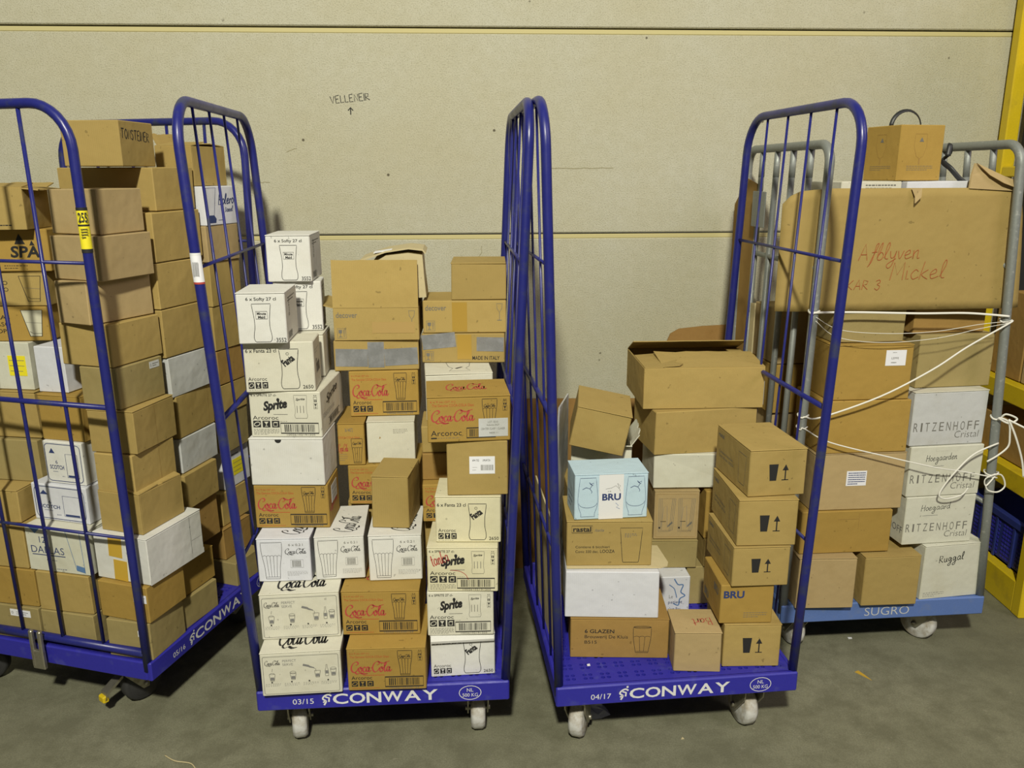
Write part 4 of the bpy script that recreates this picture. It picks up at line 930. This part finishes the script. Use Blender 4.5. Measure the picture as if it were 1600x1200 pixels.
carton('R2', 'cream carton with bold slanted lettering and red handwriting over it', 'ivory', g2, flap=True, front=lambda p: (art_sprite(p, 'ivory'), p.hand('tanka', .08, .58, .26, .28, 'red_ink', .0028, .35), p.stroke(smooth_path([(.32, .5), (.45, .48), (.54, .40), (.58, .28)]), .0016, 'red_ink')))
carton('R3', 'cream carton with a wavy glass under the tan carton with a white barcode label', 'ivory', g2, front=lambda p: art_fanta(p, 'ivory'), flap=True)
carton('R4', 'plain tan carton with a white barcode label in the right stack', 'tan', g2, tags=[(.37, .40, .42, .32, 'paper', lambda p: (p.text('694 732', .12, .72, .26, .12, 'black_ink'), p.text('UMKARTON', .52, .72, .3, .12, 'black_ink'), p.lines(.12, .15, .18, .3, 2, 'faint_ink'), p.barcode(.45, .2, .5, .32, 'faint_ink')))])
carton('R5', 'brown carton with red script and a white paper label pasted over its barcode', 'orange', g2, flap=True, top=art_coke_top,
       front=lambda p: (p.text('6 x 9 oz.-(27 cl.)', .04, .88, .3, .05, 'rust_ink'), p.text('The Genuine COCA-COLA Glass', .06, .80, .5, .06, 'rust_ink'), p.coke(.05, .42, .52, .34, 'red_ink', 1.1), p.text('Arcoroc', .04, .15, .37, .12, 'black_ink'), p.rect(.04, .085, .07, .03, 'black_ink'), p.lines(.12, .08, .3, .04, 1, 'faint_ink'), p.barcode(.47, .09, .35, .22, 'black_ink', .003), p.glass(G_COKE, .66, .3, .18, .65, 'black_ink', .0013, 4, .66), p.coke(.68, .76, .14, .08, 'black_ink', 1.3), fragile(p, .91, .68, .05, .26)),
       tags=[(.615, .10, .355, .40, 'grey_white', lambda p: (p.text('LOT. E510', .32, .76, .34, .10, 'faint_ink'), p.text('Referenz 29.27', .28, .60, .42, .08, 'faint_ink'), p.text('CENTER CLASF 1 CLASER', .08, .38, .82, .11, 'faint_ink'), p.text('94000 1:1', .36, .16, .3, .09, 'faint_ink')))])
carton('Rk', 'brown carton with red script mostly hidden behind the cream wavy glass carton', 'orange', g2, front=art_coke)
carton('Rb0', 'brown carton hidden behind the tan carton with the barcode label', 'brown', g2)
carton('Rb1', 'brown carton hidden between the two tall stacks of the middle trolley', 'tan', g2)
carton('R6', 'white carton showing only its top behind the brown carton with the pasted label', 'cream', g2, flap=True, top=lambda p: (p.stroke([(.33, .9), (.36, .55), (.42, .4), (.36, .2), (.68, .2), (.62, .4), (.68, .55), (.71, .9)], .0016, 'faint_ink'), p.poly([(.45, .4), (.55, .5), (.58, .48), (.48, .36)], 'black_ink')))
o = carton('Ri', 'brown carton patched with silver tape at the left and right, marked made in italy', 'tan', g2, jit=.003, front=lambda p: (art_decover(p, False, False), p.text('MADE IN ITALY', .61, .10, .33, .13, 'black_ink', 0, .012)))
W_, D_, H_ = G['Ri'][4:7]
sheet_tag(o, .02, .44, .40, .50, 'duct_tape', None, 'duct_tape_strip', 'silver tape strip', dims=(W_, D_, H_), tilt=.10)
sheet_tag(o, .66, .40, .325, .48, 'duct_tape', None, 'duct_tape_strip', 'silver tape strip', dims=(W_, D_, H_), tilt=-.02)
sheet_tag(o, .43, .12, .17, .84, 'brown_tape', None, 'tape_strip', 'brown tape strip', dims=(W_, D_, H_))
o = carton('Re', 'brown carton closed with brown tape above the one patched with silver tape', 'tan', g2, jit=.003, front=art_decover, tags=[(.35, .05, .18, .90, 'brown_tape', None, dict(name='tape_strip', lab='brown tape strip'))])
carton('Rt', 'plain tan carton topping the right stack of the middle trolley', 'tan', g2, flap=True)
for k in range(3):
    carton('Qh%d' % k, ('plain carton on the deck behind the brown red-script cartons', 'plain carton halfway up behind the brown red-script cartons', 'plain carton behind the middle ribbed glass carton')[k], 'tan', g2)
    carton('Rh%d' % k, ('plain carton on the deck behind the white wavy glass carton', 'plain carton behind the lower slanted lettering carton', 'plain carton behind the carton with red handwriting')[k], 'tan', g2)

g3 = 'cartons on the half empty trolley'
carton('S0', 'dark brown printed carton on the pierced deck under the blank white one', 'brown', g3, front=art_glazen, flap=True)
carton('S1', 'blank bluish white carton on the dark brown printed carton', 'snow', g3)
carton('S2', 'tan printed carton under the pale blue glass carton', 'tan', g3, front=art_rastal, flap=True)
carton('S3', 'pale blue and white carton with two stemless glasses drawn on it', 'ice', g3, front=art_bru, flap=True, left=lambda p: p.lines(.2, .1, .5, .4, 3, 'navy_ink', .003))
open_carton('S5', 'open white carton behind the pale blue one with the tilted box in it', 'linen', g3, [('R', .05, 35, .05, .95, .01), ('F', .03, 70, 0, 1, .006)])
for k in range(3): carton('Sh%d' % k, ('plain carton on the deck behind the dark brown printed carton', 'plain carton behind the blank bluish white carton', 'plain carton behind the tan printed carton')[k], 'tan', g3)
carton('V0', 'tan carton with black glass and arrow marks standing on the pierced deck', 'tan', g3, front=lambda p: art_arrow(p, .33, .34), flap=True)
carton('V1', 'ochre carton with bold navy lettering under three arrow-marked cartons', 'orange', g3, front=lambda p: (p.text('BRU', .055, .66, .39, .19, 'navy_ink', 0, .035), p.lines(.45, .14, .45, .16, 3, 'faint_ink', .0016)), left=lambda p: (p.text('BRU', .62, .62, .25, .2, 'faint_ink', 0, .03), p.text('BRU', .1, .1, .25, .2, 'faint_ink', 0, .03)))
carton('V2', 'lowest of three stacked tan cartons with arrow marks, sitting on the ochre carton', 'tan', g3, front=lambda p: art_arrow(p, .32, .36), left=art_arrow_side, flap=True)
carton('V3', 'middle of three stacked tan cartons with arrow marks above the ochre carton', 'tan', g3, front=lambda p: art_arrow(p, .36, .32), left=art_arrow_side, flap=True)
carton('V4', 'topmost of three stacked tan cartons with arrow marks above the ochre carton', 'tan', g3, front=lambda p: art_arrow(p, .34, .34), left=art_arrow_side, flap=True)
carton('U0', 'small plain tan carton with red handwriting on its lid on the pierced deck', 'pale', g3, flap=True, top=lambda p: p.hand('Bart', .85, .62, .42, .3, 'red_ink', .0026, math.pi + .15))
carton('T5', 'white carton with a pale blue figure and text behind the small tan carton', 'snow', g3, front=lambda p: (p.stroke(smooth_path([(.5, .95), (.62, .8), (.78, .78), (.72, .6), (.85, .5), (.7, .42), (.66, .25), (.5, .3)]), .004, 'blue_ink'), p.stroke(smooth_path([(.35, .8), (.5, .7), (.55, .6), (.6, .45)]), .003, 'blue_ink'), p.text('Le', .36, .44, .12, .09, 'grey_ink'), p.text('patient', .34, .27, .44, .10, 'navy_ink'), p.text("c'est Bru.", .34, .10, .42, .10, 'navy_ink')))
carton('T5b', 'brown carton right of the white one with the blue figure', 'olive', g3)
carton('T4', 'olive brown carton under the carton with two long drink glasses', 'olive', g3, flap=True)
carton('T4b', 'narrow brown carton squeezed behind the stack with arrow marks', 'tan', g3)
carton('T3', 'tan carton printed with two rows of long drink glasses', 'pale', g3, front=lambda p: (p.frame(.05, .05, .9, .9, .001, 'brown'), art_longdrink(p)), flap=True)
carton('T3b', 'brown carton edge showing right of the long drink glass carton', 'orange', g3)
carton('T2', 'bulging off-white carton under the plain tan one in the rear stack', 'linen', g3, jit=.004)
carton('T1', 'plain tan carton supporting the wide open carton at the top of the rear stack', 'tan', g3)
open_carton('T0', 'wide open tan carton with a torn lid topping the rear stack', 'tan', g3, [('F', .17, -84, .16, 1, .016), ('L', .13, -86, .0, .62, .022), ('R', .05, -88, .1, .9, 0), ('B', .115, -66, 0, 1, .004)])

g4 = 'cartons on the grey trolley'
carton('X0', 'tan carton at the left on the pale blue deck', 'pale', g4, flap=True)
carton('X1', 'tan carton in the middle of the pale blue deck', 'tan', g4, flap=True)
carton('X2', 'white carton with a handwritten signature on the pale blue deck', 'linen', g4, flap=True, front=lambda p: (p.hand('Ruggal', .26, .68, .42, .14, 'black_ink', .0026, .08), p.lines(.05, .04, .35, .1, 3, 'grey_ink', .0016)))
carton('Y0', 'wide ochre carton across the two tan cartons on the pale blue deck', 'orange', g4, front=lambda p: (p.rect(.40, .80, .23, .01, 'brown'), p.rect(.63, .55, .003, .4, 'brown')))
carton('Y1', 'wide tan carton with a small white label full of lines of print', 'pale', g4, flap=True, tags=[(.36, .43, .22, .26, 'paper', lambda p: p.lines(.08, .06, .86, .88, 6, 'navy_ink', .003), dict(tilt=.0))])
carton('Y2', 'plain wide ochre carton crossed by the white strings', 'orange', g4)
carton('Y3', 'wide tan carton with a square white label at its upper right', 'orange', g4, flap=True, tags=[(.66, .62, .25, .28, 'paper', lambda p: (p.text('LEFFE', .28, .42, .36, .13, 'faint_ink'), p.lines(.32, .8, .3, .1, 1, 'grey_ink', .002), p.lines(.28, .15, .35, .1, 1, 'faint_ink', .003)))])
carton('Y4', 'tan carton just under the left half of the big cardboard sheet', 'olive', g4)
carton('Z4', 'lowest of three white cartons with widely spaced capitals, resting on the signed white carton', 'linen', g4, front=lambda p: art_ritz(p, True, 'Hoegaard'), left=lambda p: p.text('HOFF', .45, .22, .5, .14, 'grey_ink'))
carton('Z3', 'middle of three white cartons with widely spaced capitals and a handwritten line', 'linen', g4, front=lambda p: art_ritz(p, True, 'Hoegaarden'))
carton('Z2', 'uppermost of three white cartons with widely spaced capitals and no handwriting', 'grey_white', g4, front=art_ritz, flap=True, flap_mat='cream')
carton('Z1', 'olive carton standing on the white cartons with widely spaced capitals', 'olive', g4)
carton('Z0', 'dark ochre carton under the right half of the big cardboard sheet', 'brown', g4, front=lambda p: p.lines(.2, .3, .55, .12, 2, 'brown', .002))
for k in range(5):
    carton('W%d' % k, ('brown carton on the deck at the rear left of the grey trolley', 'brown carton second up at the rear left of the grey trolley', 'brown carton at half height at the rear left of the grey trolley', 'ochre carton with a white sticker behind the grey upright rods', 'brown carton topping the rear left stack of the grey trolley')[k], ('tan', 'brown', 'pale', 'orange', 'pale')[k], g4,
           left=(lambda p: (p.rect(.62, .1, .1, .5, 'paper'))) if k == 3 else None)
    carton('N%d' % k, ('tan carton on the deck at the rear right of the grey trolley', 'tan carton behind the lowest white lettered carton', 'tan carton behind the middle white lettered carton', 'tan carton behind the uppermost white lettered carton', 'tan carton behind the olive carton')[k], 'tan', g4)
carton('H0', 'carton behind the left half of the big cardboard sheet', 'tan', g4); carton('H1', 'carton behind the right half of the big cardboard sheet', 'tan', g4)
carton('K0', 'cream printed carton peeping above the left end of the big cardboard sheet', 'cream', g4, front=lambda p: (p.lines(.4, .88, .5, .09, 2, 'faint_ink', .004), p.rect(.2, .86, .1, .12, 'shell')))
carton('K1', 'white carton peeping above the big cardboard sheet under the box with a handle', 'snow', g4)
o = carton('HC', 'ochre carton with a carrying strap and tulip glasses, highest on the grey trolley', 'orange', g4, front=art_handle, left=art_handle)
hw, hd, hh = G['HC'][4:7]; mb = MB()
mb.tube([(hw * .34 * math.cos(t), hd * .5, hh - .004 + .052 * math.sin(t)) for t in [math.pi * k / 14 for k in range(15)]], .0022, 'strap_black', 8, 3.0); child(mb, 'carrying_strap', o, 'black carrying strap')
# the box lying askew in the open white carton
mb = MB(); w_, d_, h_ = .170, .185, .132
mb.box(-w_ / 2, w_ / 2, 0, d_, 0, h_, 'tan', .0024, .0016)
mb2 = MB(); mb2.box(-w_ / 2 - .001, w_ / 2 + .001, -.002, d_, h_ + .0004, h_ + .0034, 'tan', .0009)
o = tag(mb.build('cardboard_box', None, (.262, 2.440, .806), rot=(math.radians(6), math.radians(11.5), math.radians(-4))), 'plain tan carton tipped askew in the open white carton', 'cardboard box', g3); child(mb2, 'top_flap', o)
# the crushed carton lying on the middle stack
mb = MB(); y_ = 2.43
poly = [(-.262, .0), (-.10, -.004), (-.092, .016), (-.106, .120), (-.118, .150), (-.20, .144), (-.255, .128), (-.268, .10)]
def to_world(x, yy, z): c, s = math.cos(A2), math.sin(A2); return (-.3973 + c * x - s * yy, 2.4508 + s * x + c * yy, z)
mb = MB(); P0 = [(-.055, 0), (.062, .006), (.056, .072), (.050, .136), (.010, .142), (-.06, .133), (-.10, .108)]
N = len(P0); v = []
for t, sx, lift in ((0, 1, 0), (.06, 1.02, .004), (.14, 1.0, .012), (.19, .96, .006)):
    for (a, b) in P0: v.append((a * sx + random.uniform(-.003, .003), t, b + (lift if b > .05 else 0) + (random.uniform(-.003, .003) if b > .05 else 0)))
f = [tuple(range(N)), tuple(range(3 * N, 4 * N))[::-1]] + [(r * N + k, (r + 1) * N + k, (r + 1) * N + (k + 1) % N, r * N + (k + 1) % N) for r in range(3) for k in range(N)]
mb.add(v, f, 'shell'); ze = G['Qe'][2] + G['Qe'][6]
crush = tag(mb.build('crushed_box', None, to_world(.078, .055, G['Ri'][2] + G['Re'][6] + G['Ri'][6] + .006), A2), 'crushed cream carton with a limp lid leaning between two stacks', 'cardboard box', g2)
mb = MB(); mb.prism([(-.135, .118), (-.06, .143), (.010, .153), (.052, .148), (.060, .138), (.063, .142), (.054, .153), (.010, .158), (-.06, .148), (-.137, .123)], -.004, .17, 'shell', 'y'); child(mb, 'lid', crush)
mb = MB(); mb.box(-.075, -.02, .0, .06, .1535, .1550, 'paper'); child(mb, 'paper_slip', crush, 'white paper slip').rotation_euler = (0, math.radians(-8), 0)

# ------------------------------------------------------------------ loose boards and sheets
def board_sheet(name, label, poly, t, mat, loc, rot, printer=None, cat='cardboard sheet'):
    mb = MB(); mb.prism(poly, 0, t, mat, 'y')
    if printer:
        xs = [p[0] for p in poly]; zs = [p[1] for p in poly]; printer(Pen(mb, (min(xs), 0, min(zs)), (1, 0, 0), (0, 0, 1), (0, -1, 0), max(xs) - min(xs), max(zs) - min(zs)))
    return tag(mb.build(name, None, loc, rot=rot), label, cat)
def at_wall(x, off): return (x, WY + .055 * x - off, 0)
board_sheet('fibreboard_panel', 'large brown fibreboard panel leaning on the wall behind the two middle trolleys', [(-.02, 0), (.60, 0), (.60, .735), (-.02, .745)], .012, 'fibre', at_wall(.0, .075), (math.radians(-4.2), 0, WT), cat='board')
board_sheet('cardboard_tray_side', 'dark brown board with a rounded corner behind the wide open carton', [(0, 0), (.50, 0), (.50, 1.055), (.16, 1.04), (.06, 1.03), (.025, 1.01), (.008, .97), (0, .92)], .010, 'fibre', at_wall(.63, .072), (math.radians(-2.8), 0, WT), cat='board')
def in_cart(X, Y, a, x, y, z): c, s = math.cos(a), math.sin(a); return (X + c * x - s * y, Y + s * x + c * y, z)
board_sheet('flattened_carton', 'pale grey flattened carton standing along the left rods of the half empty trolley', [(0, 0), (.27, 0), (.27, .69), (.02, .71), (0, .66)], .005, 'grey_white', (.146, 2.45, .2275), (0, 0, 1.39), lambda p: p.lines(.1, .1, .5, .5, 5, 'grey_ink', .003))
board_sheet('flattened_carton', 'brown flattened carton standing on the deck beside the dark brown printed carton', [(0, 0), (.42, 0), (.42, .42), (.0, .40)], .005, 'shell', in_cart(.4399, 2.4762, A3, -.333, -.20, .2275), (0, math.radians(1.6), A3 + math.pi / 2))
board_sheet('cardboard_strip', 'tan cardboard lid lying under the tan printed carton with its rounded corner jutting out', [(-.13, 0), (.150, 0), (.172, .012), (.178, .035), (.165, .15), (-.13, .15)], .003, 'shell', (G['S2'][0] + .004, G['S2'][1] - .012, G['S2'][2] - .0004), (math.radians(-90), 0, G['S2'][3]))
board_sheet('cardboard_sheet', 'pale cardboard sheet standing upright at the rear of the grey trolley panel', [(0, 0), (.16, 0), (.16, .95), (0, .97)], .005, 'shell', in_cart(1.2607, 2.9135, A4, -.338, .15, .2085), (0, 0, A4 + math.pi / 2))
board_sheet('cardboard_sheet', 'brown cardboard sheet behind the flat grey plate of the grey trolley', [(0, 0), (.22, 0), (.22, 1.32), (.10, 1.42), (0, 1.40)], .005, 'brown', in_cart(1.2607, 2.9135, A4, -.342, .20, .2085), (0, 0, A4 + math.pi / 2))

# the big sheet folded round the front of the grey trolley
def big_sheet():
    mb = MB(); c4 = (1.2607, 2.9135, A4); nz = 14; prof = []
    yb = -.701 / 2
    prof += [(-.452, yb + .058), (-.43, yb + .052), (-.40, yb + .046), (-.36, yb + .043), (-.30, yb + .042)]
    prof += [(x, yb + .042) for x in (-.2, -.1, 0, .08, .15)]
    prof += [(.20, yb + .041), (.25, yb + .040), (.300, yb + .040), (.338, yb + .043), (.364, yb + .054), (.376, yb + .080)]
    zb = lambda i: 1.222; n = len(prof); rnd = random.Random(11); v = []
    def zt(i): return (1.555, 1.580, 1.594, 1.598)[i] if i < 4 else 1.602 if i < 11 else (1.606, 1.600, 1.572, 1.515, 1.44)[i - 11]
    for lay in (0, .005):
        for k in range(nz + 1):
            for i, (x, y) in enumerate(prof):
                z = zb(i) + (zt(i) - zb(i)) * k / nz; a = prof[max(i - 1, 0)]; b = prof[min(i + 1, n - 1)]
                d = Vector((b[0] - a[0], b[1] - a[1])).normalized(); bulge = 0.0 if x < .22 else .004 * math.sin(3.1 * k / nz) * math.sin(i * .7)
                lean = -.040 * max(0, x - .22) / .12 * k / nz
                v.append(in_cart(*c4, x - d.y * (lay + bulge) + lean * .6, y + d.x * (lay + bulge), z))
    f = []; m = (nz + 1) * n
    for k in range(nz):
        for i in range(n - 1):
            q = k * n + i; f += [(q, q + 1, q + n + 1, q + n), (m + q, m + q + n, m + q + n + 1, m + q + 1)]
    for i in range(n - 1): f += [(i, m + i, m + i + 1, i + 1), (nz * n + i, nz * n + i + 1, m + nz * n + i + 1, m + nz * n + i)]
    for k in range(nz): f += [(k * n, k * n + n, m + k * n + n, m + k * n), (k * n + n - 1, m + k * n + n - 1, m + k * n + 2 * n - 1, k * n + 2 * n - 1)]
    mb.add(v, f, 'tan'); mb.smooth = [True] * len(mb.f)
    ca, sa = math.cos(A4), math.sin(A4)
    p = Pen(mb, in_cart(*c4, -.30, yb + .0415, 1.226), (ca, sa, 0), (0, 0, 1), (sa, -ca, 0), .50, .374, .0012)
    p.hand('Afblyven', .20, .415, .40, .135, 'marker_red', .0017, .02); p.hand('Mickel', .42, .245, .37, .15, 'marker_red', .0017, .02); p.hand('KAR 3', .14, .17, .22, .085, 'marker_red', .0017, .0)
    o = tag(mb.build('cardboard_sheet'), 'big tan cardboard sheet with red handwriting wrapped round the grey trolley', 'cardboard sheet')
    fm = MB(); A = lambda x, y, z: in_cart(*c4, x, y, z)
    T = [A(.135, yb + .038, 1.60), A(.142, yb + .046, 1.640), A(.155, yb + .055, 1.676), A(.195, yb + .055, 1.657), A(.240, yb + .045, 1.638), A(.292, yb + .045, 1.618), A(.312, yb + .050, 1.57), A(.28, yb + .034, 1.592)]
    T2 = [tuple(Vector(q) + Vector((-.002, .005, 0))) for q in T]; k = len(T)
    fm.add(T + T2, [tuple(range(k)), tuple(range(k, 2 * k))[::-1]] + [(i, k + i, k + (i + 1) % k, (i + 1) % k) for i in range(k)], 'pale'); child(fm, 'torn_flap', o)
    cm = MB(); C_ = [A(.155, yb + .052, 1.676), A(.190, yb + .034, 1.640), A(.232, yb + .024, 1.616), A(.290, yb + .022, 1.596), A(.300, yb + .034, 1.616), A(.240, yb + .042, 1.638)]
    D_ = [tuple(Vector(q) + Vector((.001, -.004, 0))) for q in C_]; k = len(C_)
    cm.add(C_ + D_, [tuple(range(k)), tuple(range(k, 2 * k))[::-1]] + [(i, k + i, k + (i + 1) % k, (i + 1) % k) for i in range(k)], 'pale'); child(cm, 'curled_edge', o)
    nm = MB(); N_ = [A(-.055, yb + .034, 1.600), A(-.022, yb + .033, 1.602), A(-.026, yb + .025, 1.575), A(-.046, yb + .022, 1.556), A(-.044, yb + .030, 1.575)]
    nm.add(N_, [(0, 1, 2, 3, 4)], 'pale'); nm.add([tuple(Vector(q) + Vector((0, .004, 0))) for q in N_], [(0, 1, 2, 3, 4)], 'pale'); child(nm, 'torn_tab', o)
big_sheet()

# ------------------------------------------------------------------ strings and straps on the grey trolley
def C4(x, yf, z): return in_cart(1.2607, 2.9135, A4, x, -.3505 + yf, z)
def cord(label, pts, r=.0022, flat=1.0, name='string', mat='string', cat='string', group=None):
    mb = MB(); mb.tube(smooth_path([C4(*q) for q in pts], 6), r, mat, 7, flat); return tag(mb.build(name), label, cat, group)
xl = lambda z: -.357 + .0255 * (z - .2069) / 1.526
xr = lambda z: .357 - .0838 * (z - .2069) / 1.526
def loop(post, z, ph=0, r=.0172): return [(post(z) + r * math.cos(a + ph), .018 + r * math.sin(a + ph), z + .004 * math.sin(a * 2)) for a in [math.pi * 2 * k / 10 for k in range(11)]]
cord('white string pulled tight just under the bottom edge of the big cardboard sheet', loop(xl, 1.225, -1.5) + [(-.20, .012, 1.222), (.0, .006, 1.216), (.15, .010, 1.214), (.24, .006, 1.208), (xr(1.205) - .004, -.004, 1.203)], .0020, 1.8)
cord('upper of two slack white strings sagging below the big cardboard sheet', [(xl(1.21) - .002, -.004, 1.212), (-.26, -.006, 1.17), (-.10, -.004, 1.155), (.06, .0, 1.158), (.2, -.002, 1.178), (xr(1.19) + .002, -.004, 1.188)], .0010)
cord('lower of two slack white strings sagging below the big cardboard sheet', [(xl(1.20) - .002, -.005, 1.20), (-.27, -.010, 1.148), (-.12, -.012, 1.128), (.06, -.01, 1.138), (.2, -.006, 1.165), (xr(1.18) + .002, -.005, 1.182)], .0010)
cord('white string rising from the left grey post to the knot on the right post', loop(xl, .885, -1.5) + [(-.30, -.010, .885), (-.12, -.030, .955), (.04, -.035, 1.04), (.16, -.02, 1.11), (xr(1.18), -.004, 1.182)] + loop(xr, 1.185, -1.5), .0021, 1.4)
cord('white string dropping from the left grey post to the knot on the lower right post', loop(xl, .845, -1.5) + [(-.26, -.012, .80), (-.05, -.025, .745), (.10, -.03, .708), (.20, -.012, .685), (xr(.66), -.004, .655)] + loop(xr, .655, -1.5), .0017, 1.3)
cord('loose bow of white string tied to the right grey post', loop(xr, .86, -1.5) + [(xr(.86) + .012, -.010, .878), (xr(.86) + .050, -.014, .862), (xr(.86) + .022, -.014, .848), (xr(.86) - .012, -.010, .866), (xr(.86) + .022, -.014, .852), (xr(.86) + .034, -.014, .80), (xr(.86) + .034, -.012, .765), (xr(.86) + .004, -.010, .735), (xr(.86) - .030, -.010, .715)], .0021, 1.6)
cord('long string end trailing from the bow past the yellow shelf', [(xr(.86) + .02, -.016, .862), (xr(.86) + .05, -.022, .80), (xr(.86) + .085, -.02, .72), (xr(.86) + .10, -.02, .66)], .0024, 1.7)
cord('string end stretched from the bow out to the right', [(xr(.86) + .02, -.016, .86), (xr(.86) + .07, -.04, .835), (xr(.86) + .14, -.06, .80)], .0020, 1.6)
cord('string end hanging in a curl over the middle lettered white carton', [(xr(.78) - .002, -.008, .778), (.24, -.014, .745), (.185, -.016, .69), (.150, -.012, .635), (.138, -.012, .60), (.165, -.012, .588), (.215, -.014, .60), (.235, -.014, .625)], .0019, 1.6)
cord('tangle of white string knotted round the right grey post by the blue crate', loop(xr, .665, -1.5, .022) + [(xr(.66) - .030, -.008, .628), (xr(.66) - .036, -.010, .655), (xr(.66) + .012, -.012, .668), (xr(.66) + .034, -.012, .628), (xr(.66) + .012, -.012, .606), (xr(.66) - .022, -.010, .612), (xr(.66) - .034, -.010, .632)], .0018, 1.5)
cord('black strap hanging behind the box with a carrying strap', [(.115, .14, 1.70), (.125, .15, 1.735), (.135, .16, 1.71), (.118, .17, 1.685), (.130, .14, 1.66), (.155, .125, 1.628), (.175, .115, 1.612)], .0035, 2.4, 'strap', 'strap_black', 'strap')

# ------------------------------------------------------------------ yellow racking at the right
rk = empty('pallet_rack', (1.925, 2.80, 0), 0, 'yellow steel racking standing at the right edge by the wall', 'rack')
RD = .585                               # depth from the near post to the wall
mb = MB(); mb.box(0, .05, 0, .05, 0, 2.6, 'yellow_paint', .004); child(mb, 'near_post', rk)
mb = MB(); mb.box(0, .05, RD - .055, RD - .005, 0, 3.0, 'yellow_paint', .004); child(mb, 'rear_post', rk)
for z0, z1 in ((.0, .13), (.455, .535), (.780, .855), (1.63, 1.67)):
    mb = MB(); mb.box(.002, .042, .05, RD - .055, z0, z1, 'yellow_paint', .004)
    if z0 < 1.6: mb.box(.042, .9, .02, RD - .02, z1 - .035, z1 - .002, 'yellow_paint', .003)
    child(mb, 'shelf', rk)
mb = MB(); mb.box(.03, .9, .05, RD - .05, 2.04, 2.44, 'yellow_paint', .004); child(mb, 'top_panel', rk)
mb = MB(); mb.box(.06, .105, RD - .16, RD - .06, .9, 2.04, 'dark_void', .004); child(mb, 'dark_gap_strip', rk, 'black strip standing in for the dark gap')  # solid black strip standing in for the dark void beside the rear post
crate = empty('plastic_crate', (1.968, 2.84, .132), 0, 'dark blue perforated plastic crate on the bottom yellow shelf', 'crate')
mb = MB(); W_, D_, H_ = .42, .46, .20
for a in ((0, .008, 0, D_), (W_ - .008, W_, 0, D_), (0, W_, 0, .008), (0, W_, D_ - .008, D_)): mb.box(*a, 0, H_ - .03, 'crate_blue')
mb.box(0, W_, 0, D_, 0, .006, 'crate_blue')
for k in range(5): mb.box(-.006, .0, k * D_ / 4 - (.01 if k == 4 else 0), k * D_ / 4 + .012 - (.01 if k == 4 else 0), 0, H_ - .03, 'crate_blue')
for i in range(26):
    for j in range(9):
        if i % 6 != 5: mb.box(-.0025, .0001, .016 + i * .0168, .026 + i * .0168, .015 + j * .0165, .023 + j * .0165, 'blue_plastic')
child(mb, 'crate_body', crate)
mb = MB()
for a in ((-.010, .014, -.008, D_ + .008), (W_ - .014, W_ + .01, -.008, D_ + .008), (.014, W_ - .014, -.008, .014), (.014, W_ - .014, D_ - .014, D_ + .008)): mb.box(*a, H_ - .03, H_, 'crate_blue', .003)
child(mb, 'crate_rim', crate)
for k, (y, z, w_, d_, h_, m, lab) in enumerate(((2.835, .5365, .34, .50, .16, 'brown', 'long brown carton on the middle yellow shelf'), (2.84, .8565, .34, .24, .19, 'pale', 'pale tan carton at the near end of the upper yellow shelf'), (3.09, .8565, .34, .20, .34, 'brown', 'tall brown carton at the wall end of the upper yellow shelf'))):
    mb = MB(); mb.box(0, w_, 0, d_, 0, h_, m, .003); tag(mb.build('cardboard_box', None, (1.972, y, z)), lab, 'cardboard box', 'cartons on the yellow racking')

# ------------------------------------------------------------------ scraps on the concrete and the deck
def scrap(label, x, y, z, pts, mat, a=0, name='paper_scrap', t=.0015):
    mb = MB(); mb.prism(pts, 0, t, mat); return tag(mb.build(name, None, (x, y, z), a), label, 'litter')
scrap('larger white paper scrap on the pierced deck in front of the dark brown carton', .495, 2.185, .2272, [(0, 0), (.016, -.004), (.022, .008), (.012, .018), (.008, .028), (.001, .014)], 'paper')
scrap('small white paper scrap at the front edge of the pierced deck', .568, 2.150, .2272, [(0, 0), (.02, -.006), (.016, .004), (.004, .012)], 'paper', .6)
scrap('white paper scrap on the pierced deck near the left post', .222, 2.155, .2272, [(0, 0), (.009, 0), (.010, .010), (.001, .009)], 'paper', .2)
scrap('yellowed leaf scrap on the concrete right of the half empty trolley', 1.165, 2.46, 0, [(0, 0), (.02, -.014), (.05, -.035), (.03, -.008), (.012, .012)], 'amber_tape', -.3, 'leaf_scrap')
scrap('tiny white scrap on the concrete under the pale blue deck', 1.225, 2.665, 0, [(0, 0), (.014, 0), (.016, .008), (.002, .01)], 'paper', .1)
scrap('tiny pale chip on the concrete in front of the half empty trolley', .505, 2.12, 0, [(0, 0), (.010, .002), (.006, .010)], 'shell', 0, 'chip')
mb = MB(); mb.tube(smooth_path([(-1.02, 2.055, .002), (-.98, 2.03, .003), (-.93, 2.02, .002), (-.90, 1.985, .002)]), .0016, 'shell', 6); tag(mb.build('straw'), 'thin dry straw on the concrete below the left trolley corner', 'litter')
mb = MB(); rnd = random.Random(2); n = 12; v = [(0, 0, .03)]
for r, zz in ((.03, .026), (.055, .012), (.07, .001)):
    for k in range(n): a = 2 * math.pi * k / n; q = r * rnd.uniform(.7, 1.2); v.append((q * math.cos(a), q * .6 * math.sin(a), max(.001, zz * rnd.uniform(.6, 1.5))))
f = [(0, 1 + k, 1 + (k + 1) % n) for k in range(n)] + [(1 + r * n + k, 1 + (r + 1) * n + k, 1 + (r + 1) * n + (k + 1) % n, 1 + r * n + (k + 1) % n) for r in range(2) for k in range(n)]
mb.add(v, f, 'grey_white'); tag(mb.build('crumpled_paper', None, (.235, 2.26, 0)), 'crumpled grey paper on the concrete under the half empty trolley', 'litter')
